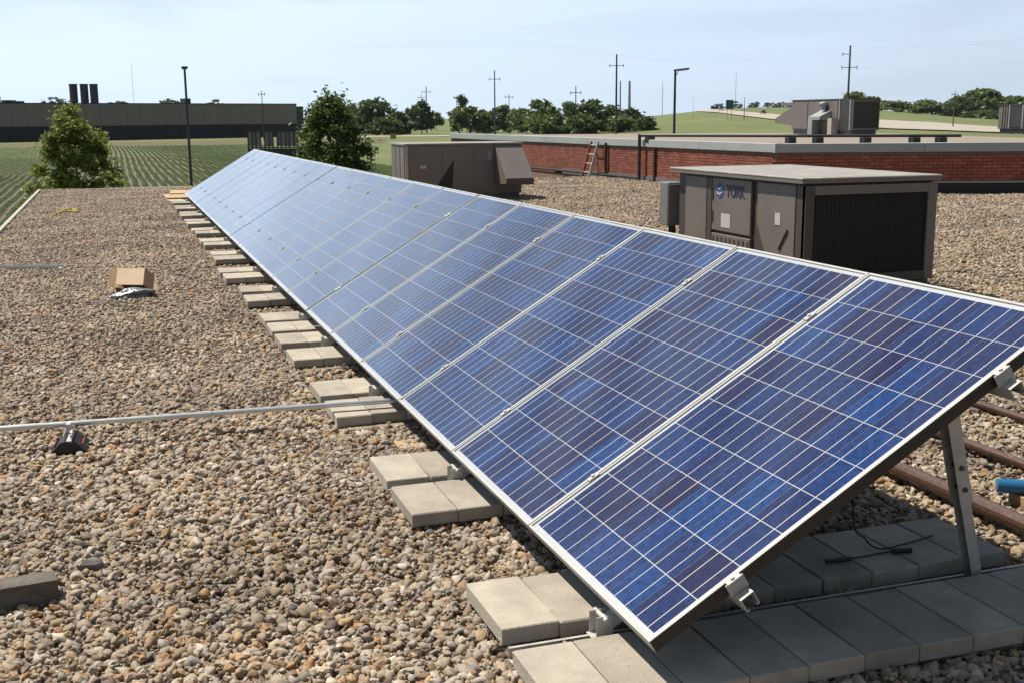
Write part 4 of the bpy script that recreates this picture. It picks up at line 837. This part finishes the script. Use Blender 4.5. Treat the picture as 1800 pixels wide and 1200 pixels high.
# far trees
FT = [(660, 176, 74, 430, 0, 1, 'round dark tree behind the dense near tree', 228), (618, 183, 50, 440, 1, 2, 'mid green tree half hidden by the dense near tree', 225), (700, 196, 40, 420, 0, 3, 'low dark bush right of the round dark tree', 228), (722, 190, 36, 450, 1, 4, 'small mid green tree left of the pointed tree', 222),
      (741, 178, 52, 420, 0, 5, 'pointed dark tree with short trunk beside the grassy gap', 220), (767, 196, 28, 520, 1, 6, 'small pale bush at the grassy gap', 212), (806, 190, 36, 430, 1, 7, 'mid green tree right of the grassy gap', 222), (812, 168, 36, 480, 0, 8, 'tall dark conical tree behind the round trees', 212),
      (826, 188, 56, 420, 1, 9, 'wide round tree on short trunk on the lawn', 218), (858, 194, 36, 430, 0, 10, 'small round tree on thin trunk on the lawn', 219), (885, 184, 44, 450, 1, 11, 'mid green tree below a thin utility pole', 224), (912, 190, 40, 430, 2, 12, 'light green bushy tree beside tall bright tree', 228),
      (955, 174, 62, 380, 2, 13, 'tall bright green tree behind the brick building', 230), (925, 192, 44, 400, 1, 14, 'bushy tree left of the tall bright green tree', 230), (1000, 180, 44, 420, 0, 15, 'dark tree beside the short crossarm pole', 226), (1040, 175, 66, 370, 0, 16, 'large dark tree left of the tallest pole', 230),
      (1070, 184, 50, 390, 0, 17, 'dark tree at the foot of the tallest pole', 230), (1105, 190, 56, 380, 0, 18, 'dark tree at the foot of the pale monopole', 230), (1135, 204, 40, 370, 0, 19, 'low dark bush ending the tree row at the grassy hill', 230), (975, 200, 60, 360, 1, 20, 'low bush at the foot of the bright green tree', 231),
      (680, 205, 60, 400, 0, 21, 'low dark bush under the round dark tree', 231), (845, 208, 50, 440, 1, 22, 'low bush between the lawn trees', 224), (1020, 200, 60, 360, 1, 23, 'low bush between the dark trees by the crossarm pole', 232), (1088, 203, 66, 365, 1, 24, 'low bush under the pale monopole', 232), (640, 196, 50, 460, 1, 25, 'mid green tree touching the round dark tree', 226)]
for (px, yt, w, D, mi, sd, lab, yb) in FT: tree_px('tree', lab, px, yt+3, w*1.06, D, L_FAR[mi], 100+sd, min(yb+8, 238), 3600, .095, 'trees behind the brick building', full=True, nclump=46, shape=.5 if 'pointed' not in lab and 'conical' not in lab else 1.5)
RT = [(1500, 163, 44, 420, 2, 'round green tree behind the rooftop unit with hood', 200), (1470, 176, 40, 420, 2, 'low green tree left of the round green tree', 204), (1530, 172, 50, 400, 1, 'green tree right of the round green tree', 215), (1575, 180, 60, 380, 2, 'wide bush beside the rooftop unit, along the road', 218), (1625, 178, 66, 370, 2, 'tallest bush of the light green hedge along road', 220), (1660, 186, 40, 370, 2, 'small bush right of light green hedge', 222),
      (1690, 172, 70, 330, 0, 'dark tree with shadowed side by the road', 224), (1728, 160, 100, 340, 1, 'largest broad tree at the right by the road', 222), (1780, 172, 70, 350, 1, 'green tree right of the largest broad tree', 222), (1820, 180, 70, 340, 1, 'green tree at the end of the roadside row', 224), (1740, 196, 100, 320, 0, 'dark undergrowth below the largest broad tree', 226)]
for i, (px, yt, w, D, mi, lab, yb) in enumerate(RT): tree_px('tree', lab, px, yt, w, D*1.85, L_FAR[mi], 200+i, min(yb+6, 232), 3600, .085, 'trees beyond the road', full=True, nclump=52, shape=.4)
for i, (px, w, yt) in enumerate(((1262, 28, 181), (1290, 30, 178), (1326, 30, 180), (1352, 26, 181), (1375, 34, 180), (1398, 30, 180), (1425, 40, 179))):
    tree_px('tree', '%s distant bluish tree along the hill crest, from the green sign' % ORD[i], px, yt, w, 1150, L_FAR[3], 300+i, 195, 700, .10, 'distant trees on the crest', nclump=18, shape=.3)
for i, (px, w, yt, lab) in enumerate(((98, 40, 171, 'pale tree showing over the warehouse roof left of the stacks'), (205, 50, 178, 'dark low tree over the warehouse roof right of the stacks'), (302, 44, 174, 'dark tree over the warehouse roof left of the lamp post'), (380, 46, 176, 'dark tree over the warehouse roof right of the lamp post'))):
    tree_px('tree', lab, px, yt, w, 520, L_FAR[3 if i == 0 else 0], 330+i, 195, 900, .09, 'trees behind the warehouse', nclump=22, shape=.3)
for i, (px, yt, w) in enumerate(((1590, 212, 60), (1640, 213, 50), (1610, 216, 40))): tree_px('shrub', '%s pale roadside shrub below the light green hedge' % ORD[i], px, yt-4, w, 640, L_FAR[2], 350+i, 224, 600, .10, 'roadside shrubs', nclump=18, shape=.2)

# ================================================================== WAREHOUSE
wa, wb = at_depth(-420, 206, 280), at_depth(522, 206, 385); wa[2] = wb[2] = GROUND
wd = wb-wa; WL = float(np.linalg.norm(wd)); wz = math.atan2(wd[1], wd[0])
wh = empty('warehouse', wa, 'long grey flat roofed warehouse with dark lower band beyond the field', 'building', rz=wz)
TOPZ, BANDZ = 10.7, 4.25
MB().box(0, WL, .4, 60, 0, TOPZ-.3).build('core', M_DARKMET, wh)
npn = 36
for i in range(npn):
    x0, x1 = WL*i/npn+.04, WL*(i+1)/npn-.04
    MB().box(x0, x1, 0, .39, BANDZ, TOPZ-.15).build('wall_panel', M_WH_UP, wh); MB().box(x0, x1, .12, .39, .0, BANDZ-.05).build('band_panel', M_WH_LO, wh)
MB().box(-.1, WL+.1, -.1, 60.2, TOPZ-.149, TOPZ+.1).build('roof_edge', M_DARKMET, wh)
MB().box(WL+.001, WL+4, 2, 40, 0, TOPZ-.8).build('end_bay', M_DARKMET, wh)
for px in (129, 148, 165):
    p = at_depth(px, 160, 390); p[2] = GROUND+TOPZ+.1
    o = empty('exhaust_stack', p, {129: 'dark steel stack on warehouse roof, nearest the dark box units', 148: 'dark steel stack on warehouse roof, between two others', 165: 'dark steel stack on warehouse roof, nearest the lamp post'}[px], 'stack', 'three stacks on the warehouse'); ht = float(at_depth(px, 150, 390)[2]-p[2])
    MB().tube([(0, 0, 0), (0, 0, ht)], 1.32, 16).build('shell', M_STACK, o); MB().tube([(0, 0, ht+.001), (0, 0, ht+.35)], 1.42, 16).build('rim', M_DARKMET, o); MB().box(-1.5, 1.5, -1.5, 1.5, 0, .4).build('base', M_DARKMET, o)
for px, w, yt, lab in ((19, 3.2, 176.5, 'dark box unit on the warehouse roof, the taller one'), (35, 2.6, 179.5, 'low dark box unit on the warehouse roof beside the taller one'), (330, 2.2, 173.5, 'small dark box unit on warehouse roof behind the lamp post'), (-6, 2.4, 170, 'tall dark roof unit at the far left of the warehouse')):
    D = 330 if px < 100 else 372
    p = at_depth(px, 180, D); p[2] = GROUND+TOPZ+.1; ht = max(.6, float(at_depth(px, yt, D)[2]-p[2]))
    o = empty('roof_box', p, lab, 'roof unit', rz=wz); MB().box(-w/2, w/2, 0, 3, .2, ht).build('casing', M_DARKMET, o, bevel=.05); MB().box(-w/2+.1, w/2-.1, .1, 2.9, 0, .2).build('curb', M_STACK, o); MB().box(-w/2+.3, w/2-.3, -.06, -.001, .35, ht-.2).build('grille', M_BLACK, o)

# ================================================================== POLES, LAMPS, SIGNS, CARS, FENCE
def lamp_post(px, ytop, D, r, label, arm):
    b_ = ground_pt(px, D); h = float(at_depth(px, ytop, D)[2]-b_[2]); o = empty('lamp_post', b_, label, 'lamp post')
    MB().tube([(0, 0, .5), (0, 0, h)], r, 10, taper=[r, r*.7]).build('pole', M_DARKMET, o); MB().tube([(0, 0, 0), (0, 0, .5)], r*2.2, 12).build('base', M_CONC, o)
    if arm: hd = MB().bar((-.1, 0, h-.04), (1.1, -.3, h+.10), .30, .14).build('lamp_head', M_DARKMET, o, bevel=.02); MB().bar((.3, -.1, h-.10), (1.0, -.28, h-.01), .22, .03).build('lens', M_LAMPGL, hd); MB().bar((0, 0, h-.6), (.25, -.06, h-.08), .05, .05).build('arm', M_DARKMET, o)
    else: hd = MB().box(-.16, .16, -.32, .32, h, h+.12).build('lamp_head', M_DARKMET, o, bevel=.03); MB().box(-.11, .11, -.26, .26, h-.04, h-.001).build('lens', M_LAMPGL, hd)
lamp_post(329.5, 122, 62, .085, 'dark lamp post with box head standing before the crop field', False)
lamp_post(1185.5, 124, 95, .13, 'dark lamp post with an arm on the right, before the grassy hill', True)
def pole(px, ytop, D, arms, label, mat=M_WOODPOLE, r=.16, name='utility_pole', one_side=False):
    b_ = ground_pt(px, D); h = float(at_depth(px, ytop, D)[2]-b_[2]); o = empty(name, b_, label, 'utility pole' if name == 'utility_pole' else name.replace('_', ' '))
    MB().tube([(0, 0, 0), (0, 0, h)], r, 8, taper=[r*1.25, r*.75]).build('pole', mat, o)
    for (dz, l, side) in arms:
        z = h-dz; cx_, cy_ = RR[0], RR[1]; x0, x1 = (-l if side <= 0 else 0), (l if side >= 0 else 0)
        a = MB().bar((x0*cx_, x0*cy_, z), (x1*cx_, x1*cy_, z), .14, .16).build('crossarm', mat, o)
        for x in ([x0, x1] if side == 0 else [x0 if side < 0 else x1]): MB().tube([(x*.96*cx_, x*.96*cy_, z-.5), (x*.96*cx_, x*.96*cy_, z+.45)], .09, 6).build('insulator', M_DARKMET, a)
    return o, b_, h
P1 = pole(1083, 97, 338, ((3.2, 2.1, 0),), 'tallest utility pole of the tree row, with one crossarm', r=.30)
P2 = pole(870, 125, 355, ((2.6, 1.7, 0),), 'tall slim utility pole over the lawn trees', r=.22)
P3 = pole(1489, 82, 307, ((2.2, 2.0, -1), (5.6, 2.1, 0)), 'tall utility pole with two staggered crossarms behind rooftop unit', r=.28)
P4 = pole(750, 153, 450, ((2.0, 1.7, 0),), 'utility pole behind the pointed dark tree', r=.22)
pole(741, 166, 470, ((1.4, 1.3, 0),), 'short utility pole left of the one behind the pointed tree', r=.15)
pole(1012, 152, 300, ((1.7, 1.4, 0),), 'short utility pole with wide crossarm before dark trees', r=.16)
pole(895, 166, 400, ((1.0, 1.4, 0),), 'small utility pole above the mid green tree', r=.15)
pole(462, 160, 330, ((1.0, .9, 0),), 'thin utility pole in front of the warehouse end', r=.13)
pole(1676, 160, 380, ((1.2, 1.0, 0),), 'small utility pole behind the roadside trees', r=.15)
pole(803, 168, 500, ((.8, 1.2, 0),), 'small utility pole left of the conical tree', r=.14)
pole(1164, 144, 900, (), 'faint distant mast left of the arm lamp post', M_PALEPOLE, .22, 'mast')
pole(1292, 128, 1500, (), 'faint thin mast beyond the hill crest', M_PALEPOLE, .25, 'mast')
pole(237, 112, 1300, (), 'faint thin mast beyond the warehouse', M_PALEPOLE, .18, 'mast')
pole(1308, 172, 420, (), 'thin plain post on the grassy hill by the road', M_DARKMET, .12, 'post')
pole(1218, 172, 460, (), 'slender post on the grassy hill', M_PALEPOLE, .07, 'post')
pole(1090, 143, 520, (), 'plain dark post behind the tallest utility pole', M_DARKMET, .32, 'post')
pole(1106, 143, 600, (), 'thick pale monopole right of the tallest utility pole', M_PALEPOLE, .75, 'monopole')
# overhead wires
def wire(A, B, za, zb, label, sag=3.0, r=.008, off=0.0):
    a = A[1]+np.array((RR[0]*off, RR[1]*off, A[2]-za)); c = B[1]+np.array((RR[0]*off, RR[1]*off, B[2]-zb)); n = 16
    P = [a+(c-a)*i/n-np.array((0, 0, sag*4*(i/n)*(1-i/n))) for i in range(n+1)]
    tag(MB().tube(P, r, 4).build('overhead_wire', M_DARKMET), label, 'wire', 'overhead wires')
OFFR = (None, ground_pt(1990, 290), 30.0); OFFL = (None, ground_pt(590, 470), 15.0)
wire(P1, P3, .2, .2, 'top overhead wire between the two tallest utility poles'); wire(P1, P3, 3.2, 5.6, 'lower overhead wire between the two tallest utility poles', off=2.0)
wire(P3, OFFR, .2, .2, 'top overhead wire leading right from the staggered crossarm pole'); wire(P3, OFFR, 5.6, 5.6, 'lower overhead wire leading right from the staggered crossarm pole', off=2.0)
wire(P2, P1, .2, .2, 'overhead wire between slim pole and the tallest pole'); wire(P4, P2, .2, .2, 'overhead wire left of the slim utility pole')
# green road sign
sg = ground_pt(1282, 430); D = 430; zt_, zb_ = at_depth(1282, 176.5, D)[2], at_depth(1282, 192, D)[2]
o = empty('road_sign', sg, 'green highway sign on two posts beside the road', 'road sign', rz=-YAW)
hw = 10*D/F_PX/2*1.25
MB().box(-hw, hw, 0, .12, float(zb_-sg[2]), float(zt_-sg[2])).build('sign_board', M_SIGN, o); MB().box(-hw-.06, hw+.06, .121, .16, float(zb_-sg[2])-.06, float(zt_-sg[2])+.06).build('sign_rim', M_PALEPOLE, o)
for x in (-hw*.6, hw*.6): MB().tube([(x, .22, 0), (x, .22, float(zt_-sg[2]))], .10, 8).build('post', M_PALEPOLE, o)
# cars on the road
def car(px, py, mat, label, L=4.6):
    c = on_terrain(px, py); c2 = on_terrain(px+6, py+.6); a = math.atan2(c2[1]-c[1], c2[0]-c[0]); o = empty('car', (c[0], c[1], c[2]+.5), label, 'car', 'cars on the road', rz=a)
    w = .9
    MB().prism([(-L/2, -w, .35), (L/2, -w, .35), (L/2, -w, .8), (L*.42, -w, .95), (-L*.45, -w, 1.0), (-L/2, -w, .9)], (0, 2*w, 0)).build('body', mat, o, bevel=.05)
    MB().prism([(-L*.36, -w+.08, 1.0), (L*.24, -w+.08, .97), (L*.10, -w+.12, 1.5), (-L*.24, -w+.12, 1.5)], (0, 2*w-.2, 0)).build('cabin', M_GLASSDK, o); MB().box(-L*.24, L*.10, -w+.11, w-.11, 1.505, 1.55).build('roof', mat, o)
    for x in (-L*.32, L*.32):
        for y in (-w+.08, w-.08): MB().tube([(x, y-.1, .33), (x, y+.1, .33)], .33, 14).build('wheel', M_TYRE, o)
car(1341, 202.5, M_CARD_DK, 'dark car on the pale highway near the hedge trees', 5.2); car(1267, 196.5, M_CAR_SV, 'silver car on the highway crest near the green sign')
# fenced enclosure seen over the far end of the row
fa, fb = ground_pt(434, 150), ground_pt(522, 150); fd = fb-fa; FLn = float(np.linalg.norm(fd)); ftop = float(at_depth(440, 231, 150)[2]-fa[2])
o = empty('slatted_enclosure', fa, 'dark post enclosure with pale upper panels behind the far panel end', 'fence', rz=math.atan2(fd[1], fd[0]))
q = random.Random(3); npst = 13
for i in range(npst):
    x = FLn*i/(npst-1); MB().box(x-.07, x+.07, -.07, .07, 0, ftop).build('post', M_DARKMET, o)
    if i < npst-1 and i not in (3, 6): MB().box(x+.075, FLn*(i+1)/(npst-1)-.075, -.02, .02, ftop*.55, ftop-.15).build('panel', (M_WH_UP, M_GREYFL)[i % 2], o)
for z in (.3, ftop*.5, ftop-.1): MB().box(0, FLn, -.13, -.075, z, z+.14).build('rail', M_DARKMET, o)
MB().box(0, FLn, .1, .5, 0, ftop*.48).build('screen', M_DARKMET, o)
yb_ = ground_pt(690, 330); o = empty('yellow_barrier', yb_, 'small yellow barrier beside the pale driveway', 'barrier', rz=.3)
MB().prism([(-.9, -.25, 0), (-.9, .25, 0), (-.9, .12, 1.4), (-.9, -.12, 1.4)], (1.8, 0, 0)).build('body', M_YELLOW, o, bevel=.04); MB().box(-1.0, 1.0, -.3, .3, 0, .12).build('foot', M_CONC, o)

# ------------------------------------------------------------------ summer haze: one even box of air round everything
hz_m = bpy.data.materials.new('haze_air'); hz_m.use_nodes = True; hn = hz_m.node_tree.nodes; hn.remove(hn['Principled BSDF'])
pv = hn.new('ShaderNodeVolumePrincipled'); pv.inputs['Color'].default_value = (0.86, 0.92, 1.0, 1); pv.inputs['Density'].default_value = 0.00003; pv.inputs['Anisotropy'].default_value = 0.2
hz_m.node_tree.links.new(pv.outputs[0], hn['Material Output'].inputs['Volume'])
stuff(MB().box(-4050, 4350, -4950, 5450, GROUND-1.2, 32).build('haze', hz_m))
